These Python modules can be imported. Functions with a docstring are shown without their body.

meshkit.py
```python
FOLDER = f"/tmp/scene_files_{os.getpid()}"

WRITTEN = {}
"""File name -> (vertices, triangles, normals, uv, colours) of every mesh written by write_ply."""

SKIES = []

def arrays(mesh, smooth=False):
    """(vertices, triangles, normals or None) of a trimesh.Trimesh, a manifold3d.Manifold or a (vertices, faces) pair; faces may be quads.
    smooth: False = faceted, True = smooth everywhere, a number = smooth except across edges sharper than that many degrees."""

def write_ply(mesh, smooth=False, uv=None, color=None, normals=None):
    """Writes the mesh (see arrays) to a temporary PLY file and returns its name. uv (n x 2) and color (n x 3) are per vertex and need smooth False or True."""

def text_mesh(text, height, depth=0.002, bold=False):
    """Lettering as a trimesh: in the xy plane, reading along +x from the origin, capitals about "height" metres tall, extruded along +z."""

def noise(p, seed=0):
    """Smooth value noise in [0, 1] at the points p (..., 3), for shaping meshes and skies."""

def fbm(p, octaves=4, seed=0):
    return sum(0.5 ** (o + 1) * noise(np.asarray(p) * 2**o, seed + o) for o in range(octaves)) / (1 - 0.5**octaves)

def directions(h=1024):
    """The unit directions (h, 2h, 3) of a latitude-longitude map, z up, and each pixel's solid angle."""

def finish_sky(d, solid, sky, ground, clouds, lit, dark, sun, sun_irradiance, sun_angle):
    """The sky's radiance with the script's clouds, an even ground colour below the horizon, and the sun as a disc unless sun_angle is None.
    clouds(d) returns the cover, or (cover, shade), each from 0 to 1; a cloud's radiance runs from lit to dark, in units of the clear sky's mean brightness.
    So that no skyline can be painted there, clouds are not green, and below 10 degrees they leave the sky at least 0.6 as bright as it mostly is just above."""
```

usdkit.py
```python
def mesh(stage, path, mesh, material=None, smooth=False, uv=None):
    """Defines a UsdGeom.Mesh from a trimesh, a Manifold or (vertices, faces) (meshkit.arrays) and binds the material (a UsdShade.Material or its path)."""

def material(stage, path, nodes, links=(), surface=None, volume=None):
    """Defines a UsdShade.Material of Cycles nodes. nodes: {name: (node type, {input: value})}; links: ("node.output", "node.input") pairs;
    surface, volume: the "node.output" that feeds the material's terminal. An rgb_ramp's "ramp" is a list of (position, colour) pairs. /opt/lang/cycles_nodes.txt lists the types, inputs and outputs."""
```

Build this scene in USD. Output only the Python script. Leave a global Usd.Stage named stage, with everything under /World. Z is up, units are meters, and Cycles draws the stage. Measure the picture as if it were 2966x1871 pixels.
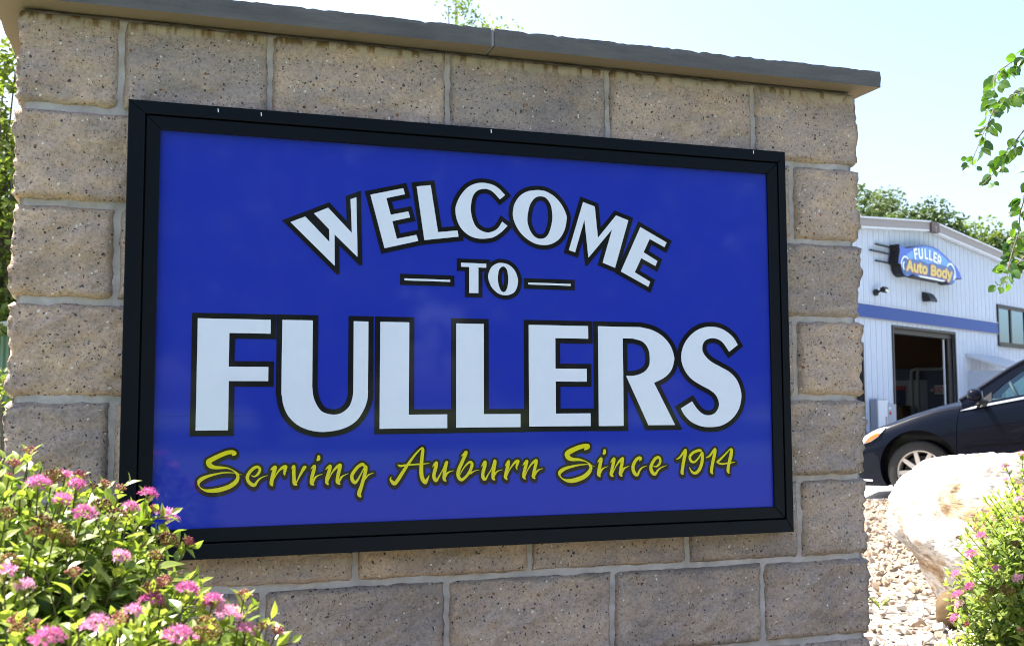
import math, numpy as np, trimesh, usdkit, meshkit
from pxr import Usd, UsdGeom, UsdLux, UsdShade, Gf, Sdf, Vt
from shapely.geometry import Polygon, LineString, Point, MultiPolygon, box as sbox
from shapely.ops import unary_union
from shapely import affinity
import manifold3d as m3

stage = Usd.Stage.CreateInMemory()
UsdGeom.SetStageUpAxis(stage, 'Z'); UsdGeom.SetStageMetersPerUnit(stage, 1.0)
stage.DefinePrim('/World', 'Xform'); stage.DefinePrim('/World/Looks', 'Scope')

# ------------------------------------------------------------------ camera, sky, sun, exposure
CAM = np.array([-0.58232, -2.31494, 0.98883])
CR = np.array([[0.95271742, 0.30317464, -0.02036296], [-0.30384093, 0.9498188, -0.0743299], [-0.00319382, 0.07700249, 0.99702578]])  # columns right, forward, up
FPX = 3000.0
EXPOSURE = 2.15
SUN = np.array([-0.78 * math.cos(math.radians(58)), 0.625 * math.cos(math.radians(58)), math.sin(math.radians(58))]); SUN /= np.linalg.norm(SUN)
cam = UsdGeom.Camera.Define(stage, '/World/camera')
m = Gf.Matrix4d(*[float(x) for x in (*CR[:, 0], 0, *CR[:, 2], 0, *(-CR[:, 1]), 0, *CAM, 1)])
cam.AddTransformOp().Set(m)
cam.CreateHorizontalApertureAttr(36.0); cam.CreateFocalLengthAttr(36.0 * FPX / 2966.0)
cam.CreateFStopAttr(9.0); cam.CreateFocusDistanceAttr(2.6)
cam.CreateExposureAttr(EXPOSURE)

def material(name, nodes, links, surface): return usdkit.material(stage, '/World/Looks/' + name, nodes, links, surface=surface)
sky = UsdLux.DomeLight.Define(stage, '/World/sky')
skym = material('sky_air', {'s': ('sky_texture', {'sky_type': 'single_scattering', 'sun_disc': False, 'sun_elevation': float(math.asin(SUN[2])), 'sun_rotation': float(math.atan2(SUN[0], SUN[1])), 'air_density': 1.0, 'aerosol_density': 4.0, 'altitude': 150.0}),
                         'b': ('background_shader', {'strength': 0.094})}, [('s.color', 'b.color')], 'b.background')
UsdShade.MaterialBindingAPI.Apply(sky.GetPrim()).Bind(skym)
sky.GetPrim().SetCustomDataByKey('kind', 'structure'); sky.GetPrim().SetCustomDataByKey('label', 'pale clear summer sky'); sky.GetPrim().SetCustomDataByKey('category', 'sky')
sun = UsdLux.DistantLight.Define(stage, '/World/sun')
sun.CreateIntensityAttr(1.25); sun.CreateAngleAttr(0.53); sun.CreateColorAttr(Gf.Vec3f(1.0, 0.95, 0.88)); sun.GetPrim().CreateAttribute('inputs:normalize', Sdf.ValueTypeNames.Bool).Set(True)
zx = np.cross([0, 0, 1.0], SUN); zx /= np.linalg.norm(zx); zy = np.cross(SUN, zx)
sun.AddTransformOp().Set(Gf.Matrix4d(*[float(x) for x in (*zx, 0, *zy, 0, *SUN, 0, 0, 0, 0, 1)]))

# ------------------------------------------------------------------ helpers
used = {}
def numbered(parent, name):
    k = parent + '/' + name
    n = used.get(k, 0); used[k] = n + 1
    return k if n == 0 else f'{k}_{n:03d}'
def path_of(parent): return '/World' if parent is None else (parent if isinstance(parent, str) else str(parent.GetPath()))
def tag(prim, label=None, cat=None, group=None, kind=None):
    for k, v in (('label', label), ('category', cat), ('group', group), ('kind', kind)):
        if v: prim.SetCustomDataByKey(k, v)
    return prim
def obj(name, mesh, mat, parent=None, smooth=False, **t):
    p = usdkit.mesh(stage, numbered(path_of(parent), name), mesh, mat, smooth=smooth).GetPrim()
    return tag(p, **t)
def thing(name, label, cat, group=None):
    p = UsdGeom.Xform.Define(stage, numbered('/World', name)).GetPrim()
    return tag(p, label, cat, group)
def at(u, v, D): return CAM + CR @ np.array([(u - 1483) / FPX, 1.0, (935.5 - v) / FPX]) * D   # point at depth D seen at photo pixel u, v
def cat(ms):
    ms = [x for x in ms if x is not None and len(x.faces)]
    return trimesh.util.concatenate(ms)
def box(x0, x1, y0, y1, z0, z1):
    b = trimesh.creation.box([x1 - x0, y1 - y0, z1 - z0]); b.apply_translation([(x0 + x1) / 2, (y0 + y1) / 2, (z0 + z1) / 2]); return b
def rbox(x0, x1, y0, y1, z0, z1, r=0.01):
    P = [m3.Manifold.cube([2 * r] * 3, True).translate([x, y, z]) for x in (x0 + r, x1 - r) for y in (y0 + r, y1 - r) for z in (z0 + r, z1 - r)]
    S = [m3.Manifold.sphere(r, 8).translate([x, y, z]) for x in (x0 + r, x1 - r) for y in (y0 + r, y1 - r) for z in (z0 + r, z1 - r)]
    return tm(m3.Manifold.batch_hull(S))
def tm(man):
    q = man.to_mesh(); return trimesh.Trimesh(q.vert_properties[:, :3], q.tri_verts, process=False)
def polys(g):
    if g.is_empty: return []
    return [x for x in getattr(g, 'geoms', [g]) if isinstance(x, Polygon) and x.area > 1e-9]
def extrude(g, h):
    return cat([trimesh.creation.extrude_polygon(q, h, engine='earcut') for q in polys(g)])
FRONT = np.array([[1, 0, 0, 0], [0, 0, -1, 0], [0, 1, 0, 0], [0, 0, 0, 1.0]])   # (x, y, h) -> (x, -h, y): a sheet that faces -y
def sheet(g, h, y0=0.0):
    mm = extrude(g, h); mm.apply_transform(FRONT); mm.apply_translation([0, y0, 0]); return mm
def tube(pts, rad, sides=6, cap=True):
    P = np.asarray(pts, float); R = np.broadcast_to(np.asarray(rad, float), (len(P),))
    t = np.gradient(P, axis=0); t /= np.linalg.norm(t, axis=1, keepdims=True) + 1e-12
    a = np.cross(t[0], [0, 0, 1.0] if abs(t[0][2]) < .9 else [1.0, 0, 0]); A = []
    for k in range(len(P)):
        a = a - t[k] * (a @ t[k]); a /= np.linalg.norm(a) + 1e-12; A.append(a)
    A = np.array(A); B = np.cross(t, A); an = np.arange(sides) * 2 * np.pi / sides
    V = P[:, None] + R[:, None, None] * (np.cos(an)[None, :, None] * A[:, None] + np.sin(an)[None, :, None] * B[:, None])
    F = []
    for i in range(len(P) - 1):
        for j in range(sides):
            k = (j + 1) % sides; F += [[i * sides + j, i * sides + k, (i + 1) * sides + k], [i * sides + j, (i + 1) * sides + k, (i + 1) * sides + j]]
    V = V.reshape(-1, 3)
    if cap:
        n0 = len(V); V = np.vstack([V, P[:1], P[-1:]])
        for j in range(sides):
            k = (j + 1) % sides; F += [[n0, k, j], [n0 + 1, (len(P) - 1) * sides + j, (len(P) - 1) * sides + k]]
    return trimesh.Trimesh(V, np.array(F), process=False)
def cr_curve(pts, n=5):
    """Catmull-Rom through points of any dimension."""
    P = np.array(pts, float)
    if len(P) < 3: return P
    closed = np.allclose(P[0], P[-1])
    Q = np.vstack([P[-2] if closed else 2 * P[0] - P[1], P, P[1] if closed else 2 * P[-1] - P[-2]])
    out = []
    for i in range(1, len(Q) - 2):
        for s in np.linspace(0, 1, n, endpoint=False):
            p0, p1, p2, p3 = Q[i - 1], Q[i], Q[i + 1], Q[i + 2]
            out.append(.5 * (2 * p1 + (p2 - p0) * s + (2 * p0 - 5 * p1 + 4 * p2 - p3) * s * s + (3 * p1 - p0 - 3 * p2 + p3) * s ** 3))
    out.append(P[-1]); return np.array(out)
def gridbox(w, d, h, nx, ny, nz):
    """A closed box [0,w]x[0,d]x[0,h] with a vertex grid on every face (shared at the edges)."""
    xs, ys, zs = np.linspace(0, w, nx + 1), np.linspace(0, d, ny + 1), np.linspace(0, h, nz + 1)
    V, F, ix = [], [], {}
    def vid(i, j, k):
        key = (i, j, k)
        if key not in ix: ix[key] = len(V); V.append((xs[i], ys[j], zs[k]))
        return ix[key]
    def quad(a, b, c, e): F.extend([[a, b, c], [a, c, e]])
    for i in range(nx):
        for k in range(nz):
            quad(vid(i, 0, k), vid(i + 1, 0, k), vid(i + 1, 0, k + 1), vid(i, 0, k + 1)); quad(vid(i, ny, k), vid(i, ny, k + 1), vid(i + 1, ny, k + 1), vid(i + 1, ny, k))
    for j in range(ny):
        for k in range(nz):
            quad(vid(0, j, k), vid(0, j, k + 1), vid(0, j + 1, k + 1), vid(0, j + 1, k)); quad(vid(nx, j, k), vid(nx, j + 1, k), vid(nx, j + 1, k + 1), vid(nx, j, k + 1))
    for i in range(nx):
        for j in range(ny):
            quad(vid(i, j, 0), vid(i, j + 1, 0), vid(i + 1, j + 1, 0), vid(i + 1, j, 0)); quad(vid(i, j, nz), vid(i + 1, j, nz), vid(i + 1, j + 1, nz), vid(i, j + 1, nz))
    return np.array(V), np.array(F)
def frame_matrix(o, ex, ey, ez=(0, 0, 1)):
    T = np.eye(4); T[:3, 0], T[:3, 1], T[:3, 2], T[:3, 3] = ex, ey, ez, o; return T

# ------------------------------------------------------------------ materials
def plain(name, color, rough=.6, spec=.5, metal=0.0, noise=0.0, scale=20.0, bump=0.0, bscale=200.0, coat=0.0, **extra):
    n = {'p': ('principled_bsdf', dict(base_color=color, roughness=rough, specular_ior_level=spec, metallic=metal, coat_weight=coat, **extra))}; l = []
    if noise or bump: n['g'] = ('geometry', {})
    if noise:
        n['t'] = ('noise_texture', {'scale': scale, 'detail': 5.0, 'roughness': .6}); c = np.array(color)
        n['r'] = ('rgb_ramp', {'ramp': [(.25, tuple(c * (1 - noise))), (.75, tuple(c * (1 + noise)))]})
        l += [('g.position', 't.vector'), ('t.fac', 'r.fac'), ('r.color', 'p.base_color')]
    if bump:
        n['bt'] = ('noise_texture', {'scale': bscale, 'detail': 4.0, 'roughness': .6}); n['b'] = ('bump', {'strength': .6, 'distance': bump})
        l += [('g.position', 'bt.vector'), ('bt.fac', 'b.height'), ('b.normal', 'p.normal')]
    return material(name, n, l, 'p.BSDF')

def chips(prefix, scale, thr, size, n, l):
    """Sparse stone chips: a voronoi cell counts as a chip when its random number is high; gives prefix_m.value in 0..1."""
    n[prefix] = ('voronoi_texture', {'scale': scale, 'randomness': 1.0}); n[prefix + 'c'] = ('separate_color', {})
    n[prefix + 'a'] = ('math', {'math_type': 'greater_than', 'value2': thr}); n[prefix + 'd'] = ('math', {'math_type': 'less_than', 'value2': size})
    n[prefix + 'm'] = ('math', {'math_type': 'multiply'})
    l += [('warp.vector', prefix + '.vector'), (prefix + '.color', prefix + 'c.color'), (prefix + 'c.r', prefix + 'a.value1'), (prefix + '.distance', prefix + 'd.value1'), (prefix + 'a.value', prefix + 'm.value1'), (prefix + 'd.value', prefix + 'm.value2')]

def make_stone():
    n = {'g': ('geometry', {}), 'oi': ('object_info', {}), 'p': ('principled_bsdf', {'roughness': .9, 'specular_ior_level': .25})}; l = []
    n['wn'] = ('noise_texture', {'scale': 60.0, 'detail': 2.0}); n['ws'] = ('vector_math', {'vector_math_type': 'scale', 'scale': .012, 'math_type': 'scale'}); n['warp'] = ('vector_math', {'math_type': 'add'})
    n['ws'] = ('vector_math', {'math_type': 'scale', 'scale': .012})
    l += [('g.position', 'wn.vector'), ('wn.color', 'ws.vector1'), ('ws.vector', 'warp.vector2'), ('g.position', 'warp.vector1')]
    n['n1'] = ('noise_texture', {'scale': 11.0, 'detail': 6.0, 'roughness': .68, 'distortion': .6}); n['mp1'] = ('mapping', {'scale': (.8, .8, 1.7)}); l += [('g.position', 'mp1.vector'), ('mp1.vector', 'n1.vector')]
    n['r1'] = ('rgb_ramp', {'ramp': [(.30, (.295, .25, .235)), (.46, (.37, .30, .262)), (.58, (.425, .33, .26)), (.74, (.48, .39, .335))]}); l += [('n1.fac', 'r1.fac')]
    n['n2'] = ('noise_texture', {'scale': 140.0, 'detail': 4.0, 'roughness': .75}); l += [('g.position', 'n2.vector')]
    n['r2'] = ('rgb_ramp', {'ramp': [(.30, (.46, .46, .48)), (.44, (.88, .88, .88)), (.58, (1.08, 1.08, 1.08)), (.72, (1.4, 1.38, 1.34))]}); l += [('n2.fac', 'r2.fac')]
    n['m1'] = ('mix_color', {'blend_type': 'multiply', 'fac': .85, 'use_clamp': False}); l += [('r1.color', 'm1.a'), ('r2.color', 'm1.b')]
    n['ri'] = ('rgb_ramp', {'ramp': [(0, (.82, .85, .90)), (.5, (1.0, 1.0, 1.0)), (1, (1.10, 1.06, 1.0))]}); l += [('oi.random', 'ri.fac')]
    n['m2'] = ('mix_color', {'blend_type': 'multiply', 'fac': 1.0, 'use_clamp': False}); l += [('m1.result', 'm2.a'), ('ri.color', 'm2.b')]
    n['n5'] = ('noise_texture', {'scale': 2.6, 'detail': 5.0, 'roughness': .6}); n['r5'] = ('rgb_ramp', {'ramp': [(.32, (.80, .79, .79)), (.5, (1, 1, 1)), (.7, (1.1, 1.08, 1.06))]}); n['m5'] = ('mix_color', {'blend_type': 'multiply', 'fac': 1.0, 'use_clamp': False}); l += [('g.position', 'n5.vector'), ('n5.fac', 'r5.fac'), ('m2.result', 'm5.a'), ('r5.color', 'm5.b')]
    last = 'm5.result'
    for pre, sc, thr, sz, col in (('ca', 80.0, .95, .27, (.065, .063, .07)), ('cb', 150.0, .91, .34, (.06, .056, .058)), ('ce', 270.0, .86, .36, (.11, .10, .09)), ('cc', 95.0, .965, .30, (.20, .10, .05)), ('cd', 120.0, .955, .30, (.62, .60, .56))):
        chips(pre, sc, thr, sz, n, l)
        n[pre + 'x'] = ('mix_color', {'b': col}); l += [(pre + 'm.value', pre + 'x.fac'), (last, pre + 'x.a')]; last = pre + 'x.result'
    # pale mortar smear with brown drips right under the coping stones
    n['sx'] = ('separate_xyz', {}); l += [('g.position', 'sx.vector')]
    n['mp'] = ('mapping', {'scale': (1, 1, .12)}); n['dn'] = ('noise_texture', {'scale': 42.0, 'detail': 3.0}); l += [('g.position', 'mp.vector'), ('mp.vector', 'dn.vector')]
    n['dz'] = ('math', {'math_type': 'multiply_add', 'value2': .05}); l += [('dn.fac', 'dz.value1'), ('sx.z', 'dz.value3')]
    n['dm'] = ('map_range', {'from_min': 1.807, 'from_max': 1.816, 'clamp': True}); l += [('dz.value', 'dm.value')]
    n['dr'] = ('rgb_ramp', {'ramp': [(.42, (.19, .125, .06)), (.52, (.38, .33, .26))]}); l += [('dn.fac', 'dr.fac')]
    n['dx'] = ('mix_color', {}); l += [('dm.result', 'dx.fac'), (last, 'dx.a'), ('dr.color', 'dx.b'), ('dx.result', 'p.base_color')]
    n['hb'] = ('mix_float', {'fac': .45}); l += [('n1.fac', 'hb.a'), ('n2.fac', 'hb.b')]
    n['b'] = ('bump', {'strength': .9, 'distance': .008}); l += [('hb.result', 'b.height'), ('b.normal', 'p.normal')]
    return material('split_stone', n, l, 'p.BSDF')

STONE = make_stone()
MORTAR = plain('mortar', (.40, .375, .375), .95, .2, noise=.22, scale=26, bump=.004, bscale=120)
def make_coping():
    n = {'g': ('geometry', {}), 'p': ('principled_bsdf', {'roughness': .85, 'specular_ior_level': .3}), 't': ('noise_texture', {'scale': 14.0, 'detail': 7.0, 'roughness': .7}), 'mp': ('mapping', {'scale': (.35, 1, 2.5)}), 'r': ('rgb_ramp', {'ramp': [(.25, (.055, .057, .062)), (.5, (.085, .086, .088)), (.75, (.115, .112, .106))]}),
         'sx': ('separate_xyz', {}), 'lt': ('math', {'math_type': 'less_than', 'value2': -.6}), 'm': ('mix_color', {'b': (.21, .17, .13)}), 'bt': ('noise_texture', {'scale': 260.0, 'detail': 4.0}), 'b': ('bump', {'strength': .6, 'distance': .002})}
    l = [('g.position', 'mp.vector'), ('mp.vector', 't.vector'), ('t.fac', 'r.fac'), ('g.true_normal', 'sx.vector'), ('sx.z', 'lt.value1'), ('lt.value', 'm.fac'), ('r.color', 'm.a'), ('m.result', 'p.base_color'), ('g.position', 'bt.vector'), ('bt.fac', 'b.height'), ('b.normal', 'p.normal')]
    return material('bluestone', n, l, 'p.BSDF')      # weathered grey faces, underside painted beige to imitate light bounced up from the ground
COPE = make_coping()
COPEJ = plain('coping_mortar', (.22, .21, .25), .95, .2, noise=.1, scale=60)
FRAME = plain('bronze_frame', (.003, .0048, .008), .34, .13, bump=.0004, bscale=900)
GAP = plain('shadow_gap', (.006, .006, .006), .8, .2)
SBLUE = plain('sign_blue', (.0148, .0305, .322), .055, .42, noise=.04, scale=600)
SBLACK = plain('sign_black', (.007, .007, .008), .06, .5)
SWHITE = plain('sign_white', (.60, .665, .77), .06, .5, noise=.02, scale=40)
SYELLOW = plain('sign_yellow', (.58, .54, .014), .06, .5)
def leaf_material(name, ramp, trans, transw=.42, rough=.42, attr=False, spec=.4):
    n = {'g': ('geometry', {}), 'oi': ('object_info', {}), 'ad': ('math', {'math_type': 'add'}), 'fr': ('math', {'math_type': 'fraction'}), 'r': ('rgb_ramp', {'ramp': ramp}),
         'p': ('principled_bsdf', {'roughness': rough, 'specular_ior_level': spec}), 't': ('translucent_bsdf', {}), 'mx': ('mix_closure', {'fac': transw}), 'tm': ('mix_color', {'blend_type': 'multiply', 'fac': 1.0, 'b': trans, 'use_clamp': False})}
    l = [('g.random_per_island', 'ad.value1'), ('oi.random', 'ad.value2'), ('ad.value', 'fr.value1')]
    if attr:
        n['at'] = ('attribute', {'attribute': 'young'}); n['ma'] = ('math', {'math_type': 'multiply_add', 'value2': .35}); l += [('fr.value', 'ma.value1'), ('at.fac', 'ma.value3'), ('ma.value', 'r.fac')]
    else: l += [('fr.value', 'r.fac')]
    l += [('r.color', 'p.base_color'), ('r.color', 'tm.a'), ('tm.result', 't.color'), ('p.BSDF', 'mx.closure1'), ('t.BSDF', 'mx.closure2')]
    return material(name, n, l, 'mx.closure')
LEAF = leaf_material('spirea_leaf', [(0, (.022, .05, .014)), (.3, (.05, .10, .022)), (.6, (.15, .215, .035)), (1, (.31, .35, .08))], (1.4, 1.55, .75), .42, .33, True)
TREE_A = leaf_material('oak_leaf', [(0, (.03, .06, .02)), (.5, (.058, .095, .03)), (1, (.11, .135, .042))], (1.4, 1.4, .7), .35, .5)
TREE_B = leaf_material('ash_leaf', [(0, (.06, .10, .02)), (.5, (.10, .15, .03)), (1, (.16, .20, .04))], (1.5, 1.5, .6), .45, .45)
HANG = leaf_material('round_leaf', [(0, (.02, .05, .014)), (.5, (.04, .10, .018)), (1, (.08, .15, .025))], (1.9, 1.9, .6), .48, .28, spec=.7)
BARK = plain('bark', (.10, .085, .07), .95, .2, noise=.3, scale=15, bump=.01, bscale=40)
STEM = plain('stem', (.10, .09, .03), .8, .3)
TWIG = plain('twig', (.16, .12, .09), .8, .3)
PINK = leaf_material('pink_petal', [(0, (.46, .10, .29)), (.5, (.58, .20, .40)), (1, (.70, .40, .54))], (1.2, 1.0, 1.1), .35, .6)
RUST = leaf_material('seed_brown', [(0, (.10, .05, .018)), (.5, (.21, .11, .032)), (1, (.28, .19, .055))], (1, 1, 1), .15, .8)
BUD = leaf_material('bud_red', [(0, (.28, .05, .08)), (.5, (.38, .10, .12)), (1, (.35, .20, .10))], (1, 1, 1), .2, .7)
GRAVEL = leaf_material('gravel_stone', [(0, (.20, .14, .09)), (.15, (.32, .25, .18)), (.4, (.46, .43, .39)), (.6, (.56, .53, .49)), (.85, (.42, .32, .24)), (1, (.62, .60, .57))], (1, 1, 1), .0, .85)
BED = plain('bed_soil', (.20, .17, .14), .95, .2, noise=.4, scale=25, bump=.01, bscale=60)
LOT = plain('lot_concrete', (.40, .39, .375), .9, .3, noise=.1, scale=3, bump=.002, bscale=200)
ASPHALT = plain('asphalt', (.06, .06, .062), .9, .3, noise=.25, scale=30, bump=.003, bscale=200)
BERM = plain('berm_asphalt', (.085, .08, .085), .95, .2, noise=.35, scale=40, bump=.01, bscale=60)
GRASS = plain('grass_ground', (.07, .10, .03), .95, .1, noise=.4, scale=10)
WALK = plain('sidewalk', (.36, .35, .33), .9, .2, noise=.1, scale=5)

PRINT_LETTERS = {'W1':[[(271.6,651.5),(303.1,665.4),(356.2,611.8),(355.1,640),(321.7,673.3),(352.6,687.5),(405.6,633.9),(401.9,709.1),(414.9,714.7),(418.6,580.6),(367.4,628.8),(368.7,558.8)]],
 'E1':[[(446.1,722),(520.8,741.3),(524.7,727.6),(482.3,716.4),(492.5,679.2),(532.8,689.1),(536.7,675.4),(496.2,664.8),(506.6,625.7),(551.4,636.4),(555.7,622.7),(478.9,602.8)]],
 'L1':[[(551.5,747.2),(584.1,752.2),(601.5,645),(647.4,650.9),(649.8,636.7),(569.8,625.3)]],
 'C1':[[[(761.6,739.6),(745.4,754.8),(728.8,762.8),(707,765.1),(687.3,761.2),(668.8,750),(652.3,728.9),(643.1,706.4),(642.8,690.5),(647,672.8),(656.1,656.3),(672.4,642.2),(690.8,635.5),(711.4,634.9),(732.1,639.1),(750.9,651),(767.4,667.6)],[(754.3,676.8),(744.8,661.8),(732.2,653.1),(718.7,649.8),(705.3,652.8),(692,661.1),(683.8,676.7),(679.2,696.5),(679.9,716.6),(685.1,734.9),(695.5,746.6),(711,751.2),(724.5,749.4),(734.9,743),(749,728.7)]]],
 'O1':[[[(840.6,756),(862,754.3),(885.6,741.9),(903.8,721.4),(913.3,701.3),(914.2,689),(908.5,664),(895.3,642.8),(875.7,630),(854.2,626.2),(830.8,630.6),(807.6,644.7),(790.9,664.2),(781.6,686),(780.7,702.1),(785,720.7),(797.9,739.7),(817,751.5),(840.6,756)]],[[(850.1,741.8),(864,737.6),(874.6,721.7),(878.2,699.4),(876.7,678.8),(869.6,655.9),(859.8,644.2),(845.8,641.1),(833.1,646),(822.6,659.7),(816.4,679.7),(817.6,700.1),(823.2,720.8),(835,736.8),(850.1,741.8)]]],
 'M1':[[(956.4,734.3),(986.5,725.1),(993.8,650),(1041.5,706.6),(1073.5,696),(1037.3,579.2),(1005.2,590.6),(1030.9,672.2),(968.9,600.9),(959.5,691.4),(935.1,612.6),(919.3,617.2)]],
 'E2':[[(1105,681.2),(1174.8,646.6),(1168.8,634.7),(1129.4,653.3),(1112.8,619.9),(1149.3,600),(1143.7,587.6),(1106.4,605.4),(1088.8,570.4),(1129.3,548.8),(1124.1,536.1),(1052.3,571.1)]],
 'T1':[[(655.6,577.4),(715.6,576.8),(715.6,567.6),(696.7,567.9),(697.2,508.3),(674.9,508.2),(674.5,567.8),(655.6,568.1)]],
 'O2':[[[(753.6,580.2),(769.2,576.8),(783.8,564.9),(791.6,547.1),(791.9,533),(785.5,515.7),(772.8,507.3),(758.2,505.4),(742.7,510.3),(728.3,523.8),(720.7,542.5),(721.2,554.5),(728.6,569.8),(741.1,578.3),(753.6,580.2)]],[[(756.2,572.2),(764.9,566.2),(768.6,548.2),(767.8,530.1),(763.5,517),(757.2,512.8),(750,517.5),(744.5,533.3),(744,551.3),(747.2,565.5),(756.2,572.2)]]],
 'D1':[[(524.3,536.8),(630.2,536.9),(630.1,532.3),(524.3,532.1)]],
 'D2':[[(817.2,536.9),(923.7,536.9),(923.6,532.2),(817.2,532.4)]],
 'F3':[[(81.5,437.2),(232.8,437.7),(233.1,407.8),(146.8,407.1),(147.6,336.4),(229.2,336.2),(229.1,305.5),(147.6,305.9),(148.2,201.7),(83.4,202.2)]],
 'U3':[[(256.5,437.7),(322,438),[(322.9,294),(325.2,273.5),(332.7,254.8),(344.9,239.9),(366.3,233.7),(385.9,237),(402.8,251),(410.3,271.8),(411.7,292.5)],(411.3,438),(443.5,438),[(444.4,287),(442.6,264.3),(433.1,239.7),(416.1,217.1),(387.9,202.3),(350.6,196.4),(319.2,200),(291.6,212.3),(271.4,232.7),(261.2,256.7),(257.7,278.9)]]],
 'L3':[[(469.5,438.1),(535.1,438.1),(536.6,232.6),(623.8,232.3),(623.7,201.9),(471.2,201.7)]],
 'L4':[[(643.8,437.9),(709.4,438.2),(710.2,232.6),(797.5,232.3),(797.2,202.3),(644.9,202.4)]],
 'E3':[[(818,438.3),(966.6,438.1),(966.2,408.5),(883.6,407.8),(883.9,337.5),(962.2,337),(962.5,307.2),(884.2,306.7),(884.4,233),(971,232.2),(971.1,203.1),(818.4,203.1)]],
 'R3':[[(991.4,438.1),[(1100.7,438.4),(1132.4,431.8),(1159.5,417.7),(1179.7,396.2),(1189.6,371.2),(1189.2,354.5),(1180.8,333.5),(1162.1,316.7),(1135.7,304.8)],(1190.1,203.9),(1119.5,203.1),[(1062.8,321.2),(1087.4,322.4),(1110.1,330.8),(1122.8,345.4),(1125.4,364.1),(1121.3,386.9),(1106.9,403.3),(1082.2,410.1)],(1054.9,410.6),(1055.7,202.5),(991.8,202.9)]],
 'S3':[[[(1365.1,399.2),(1354,416.1),(1337.6,429.7),(1316.3,439.9),(1288,443.1),(1259.6,436.6),(1235.8,421.3),(1217.9,398.9),(1209.7,373.6),(1211.1,352.7),(1221.1,330.8),(1238.1,313.1),(1261.2,299.6),(1286.7,287.1),(1302.9,273.4),(1310,254.5),(1305.6,239.7),(1294.7,229.3),(1278.2,226.2),(1262,231.5),(1248.2,244),(1236.5,260.1)],[(1206.1,243.1),(1215.4,227.4),(1233.6,210.7),(1258.9,200.1),(1284.6,197.4),(1315.3,200.8),(1344.1,216.4),(1363.8,239.6),(1371.7,265.1),(1371,286.3),(1360.9,311.8),(1342.2,330.8),(1316.4,344.3),(1293,355.7),(1276.8,368.2),(1267.7,382.8),(1268.1,397.6),(1276.6,409.4),(1293.2,414.6),(1310.9,412.1),(1325,402.8),(1340.7,381.8)]]]}
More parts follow.
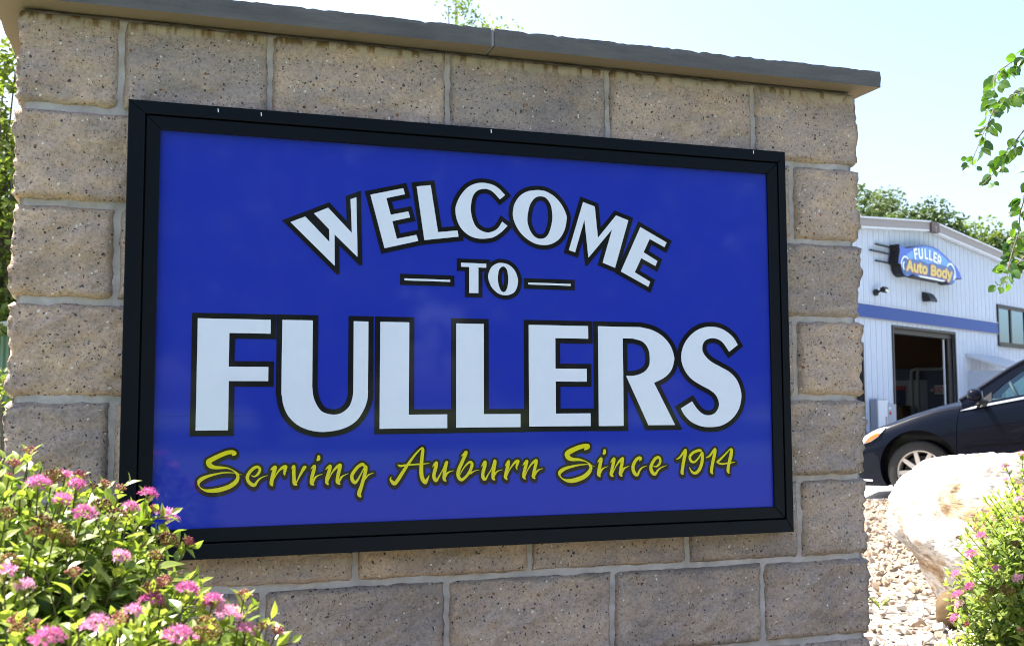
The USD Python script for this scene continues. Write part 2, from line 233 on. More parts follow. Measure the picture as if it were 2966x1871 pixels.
SCRIPT_LETTERS = {'S':[[(158.5,150.1,3.6),(162.5,153.2,7.5),(157.5,156.3,8),(145.3,154.7,8.9),(129.6,148.2,9.2),(115.7,141.2,9.7),(109.7,136.5,10.3),(113.3,128.7,9.7),(122.9,124.9,7.1),(136.8,124.1,5),(149.1,122.7,2.8),(159.7,117.9,2.1),(167.7,110.6,5.4),(169.6,103.3,6.3),(166.1,94.3,8.6),(154.8,85.6,9.3),(139.1,79.7,9.2),(123.5,77,8.8),(109.6,76.8,6.2),(99.1,80.1,2.8),(92.2,86.2,1.8),(90.4,92.4,4.4),(92.9,98.6,7.9),(100.6,103.8,7),(112.6,108.1,5.3),(128.3,111.7,3.5),(144,113.7,2.5),(159.8,112.9,1.4),(170.4,110.9,0.9),(177.5,108.2,0.5)]],
 'e':[[(197,106.3,0.9),(204.1,104.4,3.2),(211.2,109.7,5.4),(214.7,118.7,5.4),(210.1,124.3,5.4),(202.1,121.7,6.3),(193.3,112.8,6.8),(189,102.9,6.8),(191.8,93.8,6.8),(198.9,87.3,7.5),(204.3,86.2,6.3),(209.5,93.4,4.5),(216.6,100.5,2.9),(230.9,106,0.7)]],
 'r':[[(237.1,116.8,0.9),(240.6,120.1,4.5),(246,122.7,7.3),(244.3,114.5,8.2),(240.8,101.8,7.6),(239.1,89.1,7.6),(240.9,84.5,3.6)],[(240.9,90.9,1.8),(247.1,104.4,2.2),(255.1,116.1,4),(263.2,122.4,6.4),(268.6,123.2,6.4),(266.8,115.9,6.4),(266,108.6,4),(266.9,104.9,0.9)]],
 'v':[[(280.4,118.4,0.9),(283.1,122.9,3.7),(285.8,123.8,5.5),(285.4,113.7,7.3),(286,100.8,7.3),(287.4,88,7.7),(291.6,84.2,3.3)],[(290.6,87.9,2.7),(294.2,95.2,2.7),(301.4,109.7,5.1),(307.8,120.7,7),(311.4,121.5,1.8)]],
 'i':[[(321.6,117.6,0.9),(326.1,122.2,3.7),(329.8,123,5.5),(327.1,111.1,7.4),(323.9,98.2,7),(323.6,87.2,7),(327.3,83.8,3.7)],[(326.3,87.1,2.8),(330.9,98.1,4.1),(336.4,102.6,2.6),(347.4,106,0.7)],[(338,143.2,6.5),(338,138.6,7),(336.2,136.8,5.5)]],
 'n':[[(352.9,115.2,0.9),(357.6,119.7,4.1),(363.1,122.4,6.5),(360.4,110.4,7.4),(356.7,97.5,7.4),(355.9,88.3,6.7),(358.7,83.6,3.3)],[(358.6,90.1,1.5),(366,106.6,2.6),(375.2,118.5,5.2),(383.6,123.9,7.5),(384.6,121.1,6.7),(381.8,110,7.5),(379.1,97,7.1),(379.1,87.8,6.7),(383.8,83.6,3.4)],[(382.8,87.7,2.8),(386.5,96.9,4.7),(392.1,101.4,2.6),(402.4,105.9,0.7)]],
 'g':[[(440.1,118.2,4.7),(433.5,124.9,6.6),(424,120.4,6.8),(414.6,109.4,7.1),(409.9,100.1,7.1),(411.9,90.7,7.5),(417.5,86,6.6),(424.1,93.3,4.1),(431.6,107.2,2.6),(436.3,115.5,3),(441.1,120.1,4.7),(440.1,110.7,7.5),(436.4,95.8,7.5),(431.7,79.1,7.5),(427.9,68,8.5),(426.1,60.6,8.4),(428.9,55.8,4.7)],[(439.2,92,1.9),(445.8,101.2,3),(458.2,106.1,0.8)]],
 'A':[[(496.6,95.8,1.6),(495,91.1,2.9),(498.2,86.4,6.4),(503.9,81.5,8.3),(509.5,86.1,8),(519.1,100.1,7.7),(530.5,117.2,6.4),(541.8,132.9,5.1),(553.2,147,4),(563.8,157.2,3.2),(567.9,156.3,5.7),(567.1,145.2,7.3),(565.4,130.9,7.7),(564.6,115,8.4),(564.9,100.7,8.9),(567.8,89.6,8.9),(573.5,82.3,8.1),(577.6,87.8,5.6),(582.6,97.2,1.3)],[(511.9,122.3,1.6),(517.5,119.8,4.8),(532.1,121.2,3.8),(551.6,122.4,3.2),(567.9,122.9,2.3),(582.6,124.3,1)]],
 'u':[[(590.5,116.2,1.3),(594.1,121.7,4.1),(599.1,124.8,6.5),(598.2,117.6,7.8),(594.9,104.9,7.8),(593.2,95.4,7.8),(596.5,87.4,7.8),(599.8,85.7,4.9),(605.6,95.1,3.2),(613.9,109.3,2.6),(622.2,124.4,6.2),(621.4,122,7.3),(618.8,109.2,7.5),(617.1,96.5,7.5),(617.1,88.5,6.8),(620.4,84.4,3.3)],[(618.8,90.1,2.3),(622.1,98.8,4.6),(628.8,104.2,2.6),(638.7,106.9,0.7)]],
 'b':[[(657.2,139.1,1.3),(661.4,142.2,4.1),(667.3,147,6.9),(666.4,142.2,7.2),(658.8,126.2,7.6),(652.1,111.8,7.9),(648.7,99,7.9),(652,89.3,7.4),(657.8,86,6.6),(665.4,90.7,5.7),(673.8,100.1,6.2),(679.7,111.3,6.9),(681.5,120.9,6.6),(676.4,125.1,5.3),(667.2,118,3.6),(658.8,106.9,2.3),(653.7,97.3,1.6)],[(678.8,100,4.1),(687.3,104.7,2),(698.2,106.6,0.7)]],
 'u2':[[(703.9,114.9,1.3),(707.6,119.7,4.1),(711.9,124.5,6.6),(711.8,117.2,7.6),(708.4,104.3,7.6),(706.6,94.6,7.6),(709.1,87.3,7.6),(713.4,85.6,4.6),(719.4,96,3),(727.9,108.8,2.7),(734.9,125.7,6),(735.7,121.6,7.3),(733,108.7,7.7),(730.9,95.8,7.3),(731.2,87.6,6.6),(734.6,84.3,3.3)],[(732.9,89.2,2.3),(736.4,98.1,4.3),(743.2,103.6,2.3),(753.5,106.4,0.7)]],
 'r2':[[(760.1,114.7,1.3),(763.9,119.5,4.2),(768.3,124.3,6.4),(766.5,114.6,7.7),(762.9,101.6,7.4),(760.6,90.3,7.4),(763.7,84.5,3.7)],[(762.8,88.6,1.7),(769,103.1,2.3),(777.7,116,3.7),(786.4,124,6.1),(791.6,124.8,5.7),(788.9,117.4,5.7),(787.1,110.9,4),(788.8,105.2,1)]],
 'n2':[[(802.7,115.6,1.3),(807.1,120.4,4.4),(812.4,124.4,6.4),(809.7,113.8,7.4),(806.1,100.8,7.4),(804.2,90.2,7.1),(807.7,84.7,3.4)],[(807.7,89.3,1.3),(813.9,103.9,2.4),(824.5,118.5,4.4),(834.2,124.9,7.1),(835,121.6,7.1),(832.3,110.1,7.5),(828.7,97,7.1),(827.7,88.9,6.8),(831.2,84.7,3.4)],[(830.3,88.8,2.4),(834.8,98.6,4.7),(841.9,104.2,2.7),(851.5,106.8,0.7)]],
 'S2':[[(955.7,149,4.2),(962.3,152.9,8.4),(963.4,156.9,8.8),(954.7,157,9.4),(939.6,153.2,10.4),(922.3,146.4,11.4),(911.5,139.2,12),(914.6,130.5,10.8),(924.2,126.4,7.9),(941.4,125.1,5.4),(954.3,121.9,2.9),(962.9,117.8,2.5),(968.2,111.6,6.3),(970.3,104.6,7.3),(964.7,94.7,9.6),(951.6,84.9,10.4),(932.2,78.4,10.4),(917.1,76.7,8.7),(904.3,79.6,4.5),(895.9,85.1,2.5),(891.7,92.2,5.1),(893.9,98.1,8.6),(904.6,104.8,7.4),(921.8,109.5,5.4),(943.4,113.1,3.3),(962.8,113.7,1.7),(980.1,108.8,0.6)]],
 'i2':[[(987.9,118.3,1.3),(992.3,123.3,4.6),(996.7,126.2,6.3),(994.4,114.2,8),(990.9,100.2,8),(989.7,90.2,8),(992.9,85.7,3.8)],[(992.5,89.1,2.9),(997.4,100.1,4.6),(1004.1,105,2.5),(1014,108.2,0.6)],[(1005.3,145.3,6.7),(1005.3,141.2,7.6),(1003.5,138.2,5.5)]],
 'n3':[[(1020.7,116.8,1.3),(1025.2,122.7,4.6),(1029.6,125.3,6.8),(1027.2,113.6,7.6),(1023.7,99.5,7.6),(1021.8,89.5,7.6),(1025.7,85,3.8)],[(1025.8,91.4,1.7),(1033.7,107.4,2.5),(1042.8,119.4,5.5),(1050.6,125,7.6),(1051,122.3,7.6),(1048.6,109.2,8.1),(1045.7,97.1,7.6),(1045.1,89,7.2),(1048.8,84.9,3.8)],[(1047.8,89,3),(1053.5,101,5.1),(1060.2,104.9,2.5),(1069.2,108.4,0.6)]],
 'c':[[(1095,119.6,1.7),(1098.5,124.6,6.4),(1094,126.7,6.8),(1086.1,121.7,7.7),(1079.2,110.7,8.1),(1077.9,100.5,8.1),(1082.2,90.3,8.5),(1088.8,86.1,6),(1094.6,96.1,4.7),(1101.4,103.1,3),(1113.9,107.6,0.6)]],
 'e2':[[(1130.7,105.7,1.1),(1139.8,105.5,3.9),(1147.8,112.5,6),(1148.7,122.8,6),(1143.6,127,6.5),(1135.6,123,7.3),(1127.5,111.9,7.7),(1124.3,101.7,8.2),(1128.2,91.4,8.6),(1135.3,87.2,6.9),(1141.8,95.2,4.7),(1151,102.2,3),(1165.9,107.1,0.6)]],
 '1':[[(1192.4,121.4,1.7),(1201.7,126,4.4),(1213.5,140.3,5.5),(1217,142.4,6.6),(1215.6,133.1,8.3),(1211.1,114.5,7.9),(1208,98.1,7.9),(1206.7,88.8,7.4),(1208.9,85.3,3.5)]],
 '9':[[(1257.5,140.8,6.2),(1250.5,141.3,6.6),(1236.5,135.9,6.6),(1228.2,126.7,6.6),(1231.4,116.3,6.1),(1240.7,114,4.8),(1252.5,124.2,4),(1260.2,135.5,4),(1262.4,132.4,6.6),(1261.1,115.8,7.9),(1256.6,101.3,7.9),(1249.4,91.1,7.9),(1241.2,87.1,6.6),(1233.2,90.3,4.8),(1226.5,100.8,1.8)]],
 '1b':[[(1272.3,123.5,1.8),(1281.7,127.9,4.4),(1292.6,140.3,5.5),(1296.9,142.7,6.7),(1295.2,131.9,8.4),(1290.8,115.3,8),(1286.9,98.6,8),(1286.2,89.3,7.5),(1288.9,85.1,3.5)]],
 '4':[[(1336.3,141.8,2.7),(1322.9,129.4,4),(1308.5,117,5.3),(1302.5,112.6,4.4),(1312.9,107.6,4),(1327.1,108.8,3.6),(1350.9,111.1,1.3)],[(1337.5,142.8,3.4),(1342.2,140.6,7.6),(1339.4,124.9,8.9),(1334.2,108.2,8),(1331.6,95.7,7.6),(1331.4,89.4,7.1),(1333.7,85.2,3.1)]]}
# ------------------------------------------------------------------ ground
rng = np.random.default_rng(7)
CURB_D = np.array([.9954, .0958])
def curb_y(x): return 6.63 + .0963 * (x - 5.97)
obj('ground', box(-220, 260, -200, 320, -1.2, -.118), GRASS, kind='structure', label='grassy land around the site', cat='ground')
lot_poly = Polygon([(-1.2, curb_y(-1.2) + .15), (60, curb_y(60) + .15), (60, 60), (-1.2, 60)])
lot = extrude(lot_poly, .02); lot.apply_translation([0, 0, -.12]); obj('parking_lot', lot, LOT, kind='structure', label='sunlit pale concrete parking lot by the workshop', cat='parking lot')
bed_poly = Polygon([(-2.3, -1.65), (9.5, -1.65), (9.5, curb_y(9.5)), (-2.3, curb_y(-2.3))])
bed_m = extrude(bed_poly, .15); bed_m.apply_translation([0, 0, -.165])
BEDP = tag(UsdGeom.Xform.Define(stage, '/World/gravel_bed').GetPrim(), 'bed of pale crushed stones around the sign wall and boulder', 'gravel bed', kind='structure')
obj('soil', bed_m, BED, BEDP)
curb_pts = [np.array([x, curb_y(x) + .075, -.06]) for x in np.linspace(-2.3, 40, 160)]
def curb_mesh():
    prof = np.array([(-.10, -.1), (-.09, .02), (-.05, .055), (.0, .065), (.05, .05), (.085, .0), (.10, -.06)]); V = []; F = []
    for i, q in enumerate(curb_pts):
        for (a, b) in prof:
            dz = .012 * (meshkit.noise(np.array([q[0] * 9, a * 20, b * 20])) - .5); V.append([q[0] - a * .096, q[1] + a + dz, q[2] + b + dz])
    k = len(prof)
    for i in range(len(curb_pts) - 1):
        for j in range(k - 1): F += [[i * k + j, (i + 1) * k + j, (i + 1) * k + j + 1], [i * k + j, (i + 1) * k + j + 1, i * k + j + 1]]
    return trimesh.Trimesh(V, F, process=False)
obj('kerb', curb_mesh(), BERM, smooth=50, kind='structure', label='dark asphalt kerb between gravel bed and parking lot', cat='kerb')
obj('sidewalk', box(-40, 40, -5.6, -4.0, -.3, -.02), WALK, kind='structure', label='concrete sidewalk along the road in front of the sign', cat='sidewalk')
obj('road', box(-120, 120, -14.5, -5.75, -.3, -.105), ASPHALT, kind='structure', label='asphalt road in front of the sign', cat='road')

# crushed stones of the bed
def make_stone_mesh(r):
    pts = r.normal(size=(11, 3)); pts /= np.linalg.norm(pts, axis=1, keepdims=True); pts *= np.array([1.0, .75, .5]) * r.uniform(.8, 1.1, (11, 1))
    h_ = trimesh.convex.convex_hull(pts); return np.array(h_.vertices), np.array(h_.faces)
stone_kinds = [make_stone_mesh(rng) for _ in range(14)]
def stone_at(x, y, z, s, r):
    v, f = stone_kinds[r.integers(len(stone_kinds))]
    return v @ trimesh.transformations.euler_matrix(r.normal(0, .45), r.normal(0, .45), r.uniform(0, 6.28))[:3, :3].T * s + [x, y, z], f
def join(vf):
    o = np.cumsum([0] + [len(v) for v, _ in vf]); return np.vstack([v for v, _ in vf]), np.vstack([f + a for (_, f), a in zip(vf, o)])
def px(P):
    q = CR.T @ (np.asarray(P) - CAM); return 1483 + FPX * q[0] / q[1], 935.5 - FPX * q[2] / q[1], q[1]
cand = []
while len(cand) < 9000:
    x, y = rng.uniform(-2.2, 9.4), rng.uniform(-1.6, 7.0)
    if y > curb_y(x) - .03 or (-.94 < x < 1.14 and -.02 < y < .4): continue
    u, v, D = px([x, y, 0])
    inside = D > .5 and 2380 < u < 3300
    if not inside and rng.random() > .10: continue
    cand.append((x, y, u, v, D, inside))
vis = [c for c in cand if 2490 < c[2] < 2830 and 1440 < c[3] < 1960 and c[4] < 12]
vis.sort(key=lambda c: c[4]); near = set(id(c) for c in vis[:300]); rest = []
for c in cand:
    s = .013 + .030 * rng.random() ** 1.8 + (.018 * rng.random() if rng.random() < .10 else 0)
    k = stone_at(c[0], c[1], rng.uniform(-.008, .012), s, rng)
    if id(c) in near: obj('stone', k, GRAVEL, BEDP)
    else: rest.append(k)
obj('small_stones', join(rest), GRAVEL, BEDP, kind='stuff')

# ------------------------------------------------------------------ the block wall
wall = thing('block_wall', 'freestanding wall of tan split-face blocks carrying the blue sign, with bluestone coping', 'wall')
WD, XL, XR, ZT = .375, -.918, 1.118, 1.8128
JT = .0040
def block(x0, x1, z0, z1, left, right, seed):
    w, h = x1 - x0, z1 - z0; nx, nz = max(8, int(w / .0105)), 20
    ny = 18 if (left or right) else 2
    V, F = gridbox(w, WD, h, nx, ny, nz)
    P = V + [x0, 0, z0]
    big = meshkit.fbm(P * [14, 14, 16] + seed * 7.3, 4, 3) - .5; fine = meshkit.fbm(P * 75 + seed * 3.1, 3, 5) - .5
    relief = .025 * big + .014 * fine + .005; relief = np.maximum(relief, -.001 + .002 * fine)
    ed = np.minimum(np.minimum(V[:, 2], h - V[:, 2]), np.minimum(np.where(left, 9, V[:, 0]), np.where(right, 9, w - V[:, 0])))   # distance to the nearest joint
    jit = meshkit.fbm(P * 60 + 11, 3, 9)
    pull = np.clip(1 - ed / (.002 + .008 * jit), 0, 1) ** 1.5
    front = V[:, 1] < 1e-6; back = V[:, 1] > WD - 1e-6
    N = np.zeros_like(V)
    N[front, 1] -= (relief * (1 - pull) - .006 * pull)[front]
    N[back, 1] += (relief * (1 - pull) * .6 - .010 * pull)[back]
    for flag, sel, s in ((left, V[:, 0] < 1e-6, -1), (right, V[:, 0] > w - 1e-6, 1)):
        if flag:
            e2 = np.minimum(V[:, 2], h - V[:, 2]); pl = np.clip(1 - e2 / (.003 + .008 * jit), 0, 1) ** 1.5
            N[sel, 0] += s * ((.014 * big + .018 * fine + .001) * (1 - pl) - .003 * pl)[sel]
    # ragged joint edges in the plane of the face
    edge_n = (meshkit.fbm(P * 45 + 5, 3, 13) - .5) * .009
    low, high = V[:, 2] < 1e-6, V[:, 2] > h - 1e-6
    N[low & front, 2] += .002 + edge_n[low & front]; N[high & front, 2] -= .002 - edge_n[high & front]
    for flag, sel, s in ((left, V[:, 0] < 1e-6, 1), (right, V[:, 0] > w - 1e-6, -1)):
        if not flag: N[sel & front, 0] += s * .001 + edge_n[sel & front]
    return trimesh.Trimesh(P + N, F, process=False)
odd = [XL, -.7178, -.4064, 0, .4064, .8128, XR]; even = [XL, -.613, -.2075, .199, .6055, .9234, XR]
sd = 0
for r in range(9):
    js = even if r % 2 else odd; zt, zb = ZT - r * .2032, ZT - (r + 1) * .2032
    for a, b in zip(js[:-1], js[1:]):
        sd += 1
        L, R_ = a == XL, b == XR
        obj('block', block(a + (0 if L else JT), b - (0 if R_ else JT), zb + JT, zt - (JT if r else 0), L, R_, sd), STONE, wall, smooth=True)
mv, mf = gridbox(XR - XL - .022, WD - .03, ZT + .063, 150, 2, 130); mv = mv + [XL + .011, .0050, -.06]
fr = mv[:, 1] < .0051
mv[fr, 1] -= (.006 * (meshkit.fbm(mv * [34, 34, 34], 3, 21) - .45))[fr]
obj('mortar', trimesh.Trimesh(mv, mf, process=False), MORTAR, wall, smooth=True)
def coping(x0, x1, e0, e1):
    w, d, h = x1 - x0, .49, .043
    V, F = gridbox(w, d, h, int(w / .012), 12, 5); P = V + [x0, -.056, ZT + .004]
    n1 = meshkit.fbm(P * [28, 28, 28], 4, 31) - .5; n2 = meshkit.fbm(P * [90, 90, 90], 2, 33) - .5
    top = V[:, 2] > h - 1e-6; fr = V[:, 1] < 1e-6; bk = V[:, 1] > d - 1e-6
    P[top, 2] += (.0018 * n1 + .008 * n2)[top]; P[top & fr, 1] += np.abs(.008 * n2 + .002 * n1)[top & fr] + .001
    P[fr & ~top, 1] += (.0012 * n2)[fr & ~top]; P[bk, 1] += (.02 * n1)[bk]
    for flag, sel, s in ((e0, V[:, 0] < 1e-6, -1), (e1, V[:, 0] > w - 1e-6, 1)):
        if flag: P[sel, 0] += s * (.016 * n1 + .004 * n2)[sel]
    return trimesh.Trimesh(P, F, process=False)
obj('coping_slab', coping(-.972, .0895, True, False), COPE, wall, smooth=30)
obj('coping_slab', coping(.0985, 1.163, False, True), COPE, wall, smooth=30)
obj('coping_joint', rbox(.0890, .0990, -.0545, .43, ZT + .005, ZT + .0462, .003), COPEJ, wall)

# ------------------------------------------------------------------ the welcome sign
sign = thing('welcome_sign', 'large blue sign cabinet in a black metal frame, WELCOME TO FULLERS in white letters', 'sign')
FX0, FX1, FZ0, FZ1, FY = -.6990, .8733, .6686, 1.6246, -.050
PX0, PZ0, PWD, PHT, PY = -.6340, .7316, 1.456, .834, -.040
MID = .0300                     # width of the inner retainer
IX0, IX1, IZ0, IZ1 = PX0 - MID, PX0 + PWD + MID, PZ0 - MID, PZ0 + PHT + MID
def rail(poly, d0, d1, bev=.0012):
    """A mitred rail: polygon in x, z, from depth y = d1 (wall side) to d0 (front), its front edges eased."""
    g = Polygon(poly); a = sheet(g, d1 - d0 - bev, d1); inner = g.buffer(-bev, join_style=2)
    top = m3.Manifold.batch_hull([m3.Manifold.extrude(m3.CrossSection([list(map(tuple, g.exterior.coords[:-1]))[::1] if g.exterior.is_ccw else list(map(tuple, g.exterior.coords[:-1]))[::-1]]), d1 - d0 - bev),
        m3.Manifold.extrude(m3.CrossSection([(list(inner.exterior.coords[:-1]) if inner.exterior.is_ccw else list(inner.exterior.coords[:-1])[::-1])]), d1 - d0)])
    t = tm(top); t.apply_transform(FRONT); t.apply_translation([0, d1, 0]); return t
g_ = .0006
O = [(FX0, FZ0), (FX1, FZ0), (FX1, FZ1), (FX0, FZ1)]; I = [(IX0 - .0015, IZ0 - .0015), (IX1 + .0015, IZ0 - .0015), (IX1 + .0015, IZ1 + .0015), (IX0 - .0015, IZ1 + .0015)]
for k in range(4):
    k2 = (k + 1) % 4
    q = Polygon([O[k], O[k2], I[k2], I[k]]).buffer(-.00005, join_style=2)
    obj('frame_rail', rail(list(q.exterior.coords[:-1]), FY, .02), FRAME, sign)
I2 = [(IX0 + .001, IZ0 + .001), (IX1 - .001, IZ0 + .001), (IX1 - .001, IZ1 - .001), (IX0 + .001, IZ1 - .001)]; Pn = [(PX0, PZ0), (PX0 + PWD, PZ0), (PX0 + PWD, PZ0 + PHT), (PX0, PZ0 + PHT)]
for k in range(4):
    k2 = (k + 1) % 4
    q = Polygon([I2[k], I2[k2], Pn[k2], Pn[k]]).buffer(-.00025, join_style=2)
    obj('retainer', rail(list(q.exterior.coords[:-1]), FY + .0025, -.02), FRAME, sign)
obj('cabinet_back', box(FX0 + .006, FX1 - .006, -.032, .018, FZ0 + .006, FZ1 - .006), GAP, sign)
SEAM = .232
obj('face_panel', box(PX0 - .01, PX0 + PWD + .01, PY, -.0325, PZ0 + SEAM + .00015, PZ0 + PHT + .01), SBLUE, sign)
obj('face_panel', box(PX0 - .01, PX0 + PWD + .01, PY, -.0325, PZ0 - .01, PZ0 + SEAM - .00015), SBLUE, sign)
def contour(c):
    out = []
    for e in c:
        if isinstance(e, list): out += [tuple(q) for q in cr_curve(e, 6)]
        else: out.append(e)
    return out
def square_up(P, tol=2.2):
    """Snaps nearly level or plumb edges of a traced letter exactly level or plumb."""
    P = [list(q) for q in P]
    for _ in range(2):
        for i in range(len(P)):
            a, b = P[i], P[(i + 1) % len(P)]; dx, dy = b[0] - a[0], b[1] - a[1]
            if math.hypot(dx, dy) < 14: continue
            if abs(math.degrees(math.atan2(dy, abs(dx) + 1e-9))) < tol: m_ = (a[1] + b[1]) / 2; a[1] = b[1] = m_
            elif abs(math.degrees(math.atan2(dx, abs(dy) + 1e-9))) < tol: m_ = (a[0] + b[0]) / 2; a[0] = b[0] = m_
    return P
placed = Polygon(); whites = []
def to_sign(g): return affinity.translate(affinity.scale(g, .001, .001, origin=(0, 0)), PX0, PZ0)
for nm, cs in PRINT_LETTERS.items():
    cc = [contour(c) for c in cs]
    if nm[-1] in '34' or nm in ('T1', 'D1', 'D2'): cc = [square_up(c) for c in cc] if nm not in ('S3',) else cc
    g0 = Polygon(cc[0], cc[1:]).buffer(0); g = g0.buffer(-.6).buffer(.6)
    if nm in ('D1', 'D2'): ol = sbox(*[a + b for a, b in zip(g.bounds, (-9.6, -10.2, 10, 10))])
    else: ol = g0.buffer({'1': 10.3, '2': 10.3, '3': 11.6, '4': 11.6}[nm[-1]] if nm not in ('T1', 'O2') else 9.6, join_style=2, mitre_limit=1.9)
    ol = ol.difference(placed); placed = placed.union(ol).buffer(0)
    p = obj('dash' if nm[0] == 'D' else 'letter', sheet(to_sign(g), .0004, PY - .0007), SWHITE, sign)
    obj('outline', sheet(to_sign(ol), .0006, PY - .0001), SBLACK, p)
splaced = Polygon(); yplaced = Polygon()
for nm, ss in SCRIPT_LETTERS.items():
    parts = []
    for s in ss:
        c = cr_curve(s, 5); d = [Point(q[0], q[1]).buffer(max(q[2], .5) / 2, 6) for q in c]
        parts += [unary_union([a, b]).convex_hull for a, b in zip(d[:-1], d[1:])]
    g = unary_union(parts).buffer(.25).buffer(-.25)
    base = g.buffer(5.2); ol = unary_union([base] + [affinity.translate(base, 0, -k) for k in (1.2, 2.4, 3.6)]).buffer(1).buffer(-1)
    ol = ol.difference(splaced); splaced = splaced.union(ol).buffer(0); g = g.difference(yplaced); yplaced = yplaced.union(g).buffer(0)
    p = obj('script_letter', sheet(to_sign(g), .0004, PY - .0007), SYELLOW, sign)
    obj('outline', sheet(to_sign(ol), .0006, PY - .0001), SBLACK, p)
for (sx, sz) in ((-.52, FZ1 - .006), (-.43, FZ1 - .007), (.09, FZ1 - .004), (.78, FZ1 - .004)):
    obj('paint_chip', sheet(Polygon([(sx, sz), (sx + .0022, sz + .001), (sx + .003, sz - .007), (sx + .001, sz - .008)]), .0003, FY - .0001), SWHITE, sign)
for sx, sz in ((.70, IZ0 - .004), (.02, IZ0 - .003), (.86, 1.60)):
    s_ = trimesh.creation.cylinder(.0028, .002, sections=12); s_.apply_transform(FRONT); s_.apply_translation([sx, FY - .0008, sz]); obj('screw', s_, FRAME, sign)
# ------------------------------------------------------------------ boulder
def make_boulder_mat():
    n = {'g': ('geometry', {}), 'p': ('principled_bsdf', {'roughness': .85, 'specular_ior_level': .3}), 'n1': ('noise_texture', {'scale': 4.5, 'detail': 7.0, 'roughness': .66, 'distortion': .8}), 'n2': ('noise_texture', {'scale': 26.0, 'detail': 6.0, 'roughness': .72}),
         'r1': ('rgb_ramp', {'ramp': [(.34, (.27, .17, .09)), (.42, (.42, .31, .20)), (.48, (.56, .52, .46)), (.75, (.62, .60, .57))]}),
         'n3': ('noise_texture', {'scale': 2.2, 'detail': 5.0}), 'r3': ('rgb_ramp', {'ramp': [(.50, (1, 1, 1)), (.60, (.45, .45, .46))]}), 'r2': ('rgb_ramp', {'ramp': [(.36, (.30, .30, .31)), (.50, (1, 1, 1))]}),
         'mp': ('mapping', {'scale': (1.0, 1.0, 3.2), 'rotation': (.5, .4, .2)}), 'm1': ('mix_color', {'blend_type': 'multiply', 'fac': .85}), 'm2': ('mix_color', {'blend_type': 'multiply', 'fac': .7}), 'hb': ('mix_float', {'fac': .4}), 'b': ('bump', {'strength': .9, 'distance': .03})}
    l = [('g.position', 'n1.vector'), ('g.position', 'mp.vector'), ('mp.vector', 'n2.vector'), ('g.position', 'n3.vector'), ('n1.fac', 'r1.fac'), ('n2.fac', 'r2.fac'), ('n3.fac', 'r3.fac'), ('r1.color', 'm1.a'), ('r2.color', 'm1.b'), ('m1.result', 'm2.a'), ('r3.color', 'm2.b'), ('m2.result', 'p.base_color'),
         ('n1.fac', 'hb.a'), ('n2.fac', 'hb.b'), ('hb.result', 'b.height'), ('b.normal', 'p.normal')]
    return material('boulder_stone', n, l, 'p.BSDF')
BOULDER = make_boulder_mat()
prof = np.array([(331, 746), (358, 689), (419, 628), (488, 576), (554, 549), (641, 538), (794, 533), (987, 530), (1250, 545), (1450, 640), (1540, 850), (1480, 1150), (1300, 1360), (1000, 1430), (720, 1430), (590, 1405), (540, 1320), (495, 1235), (472, 1160), (430, 1085), (375, 1045), (320, 1005), (300, 930), (294, 860), (305, 795)], float)
ctr = np.array([860, 960.0]); q = (prof - ctr) * [1, -1] * (4.78 / FPX / 1.744) * .945
ang = np.arctan2(q[:, 1], q[:, 0]); rad = np.hypot(q[:, 0], q[:, 1]); o_ = np.argsort(ang); ang, rad = ang[o_], rad[o_]
def prof_r(a): return np.interp(a, np.r_[ang[-1] - 2 * np.pi, ang, ang[0] + 2 * np.pi], np.r_[rad[-1], rad, rad[0]])
s_ = trimesh.creation.icosphere(5); d = s_.vertices
th = np.arctan2(d[:, 2], d[:, 0]); c_ = np.clip(np.abs(d[:, 1]), 0, 1); sc = (1 - c_ ** 2.6) ** (1 / 2.6)
lat = prof_r(th); V = np.stack([lat * np.cos(th) * sc, np.sign(d[:, 1]) * .48 * c_ ** .9, lat * np.sin(th) * sc], 1)
for nrm, off in (((-.55, -.78, .30), .36), ((.50, -.85, -.10), .27), ((.1, -.8, .6), .42), ((-.8, -.45, -.35), .45), ((.75, -.55, .35), .52)):     # broken faces
    nrm = np.array(nrm) / np.linalg.norm(nrm); e = V @ nrm - off; V = V - np.clip(e, 0, None)[:, None] * nrm * .86
V *= (1 +   .055 * (meshkit.fbm(V * 4.0, 4, 41) - .5) + .05 * (meshkit.fbm(V * 20, 4, 43) - .5) - .03 * np.clip(1 - np.abs(meshkit.fbm(V * 6.0, 3, 47) - .5) * 16, 0, 1))[:, None]
bc = at(2400 + ctr[0] / 1.744, 1000 + ctr[1] / 1.744, 4.78)
rh = np.array([CR[0, 0], CR[1, 0], 0]); rh /= np.linalg.norm(rh); fh = np.array([-rh[1], rh[0], 0])
Bv = bc + V[:, :1] * rh + (V[:, 1:2] + .22) * fh + .116 * rh + (V[:, 2:] - .012) * [0, 0, 1]
boulder = trimesh.Trimesh(Bv, s_.faces, process=False)
obj('boulder', boulder, BOULDER, smooth=38, label='large pale boulder on the gravel beside the right end of the wall', cat='boulder')
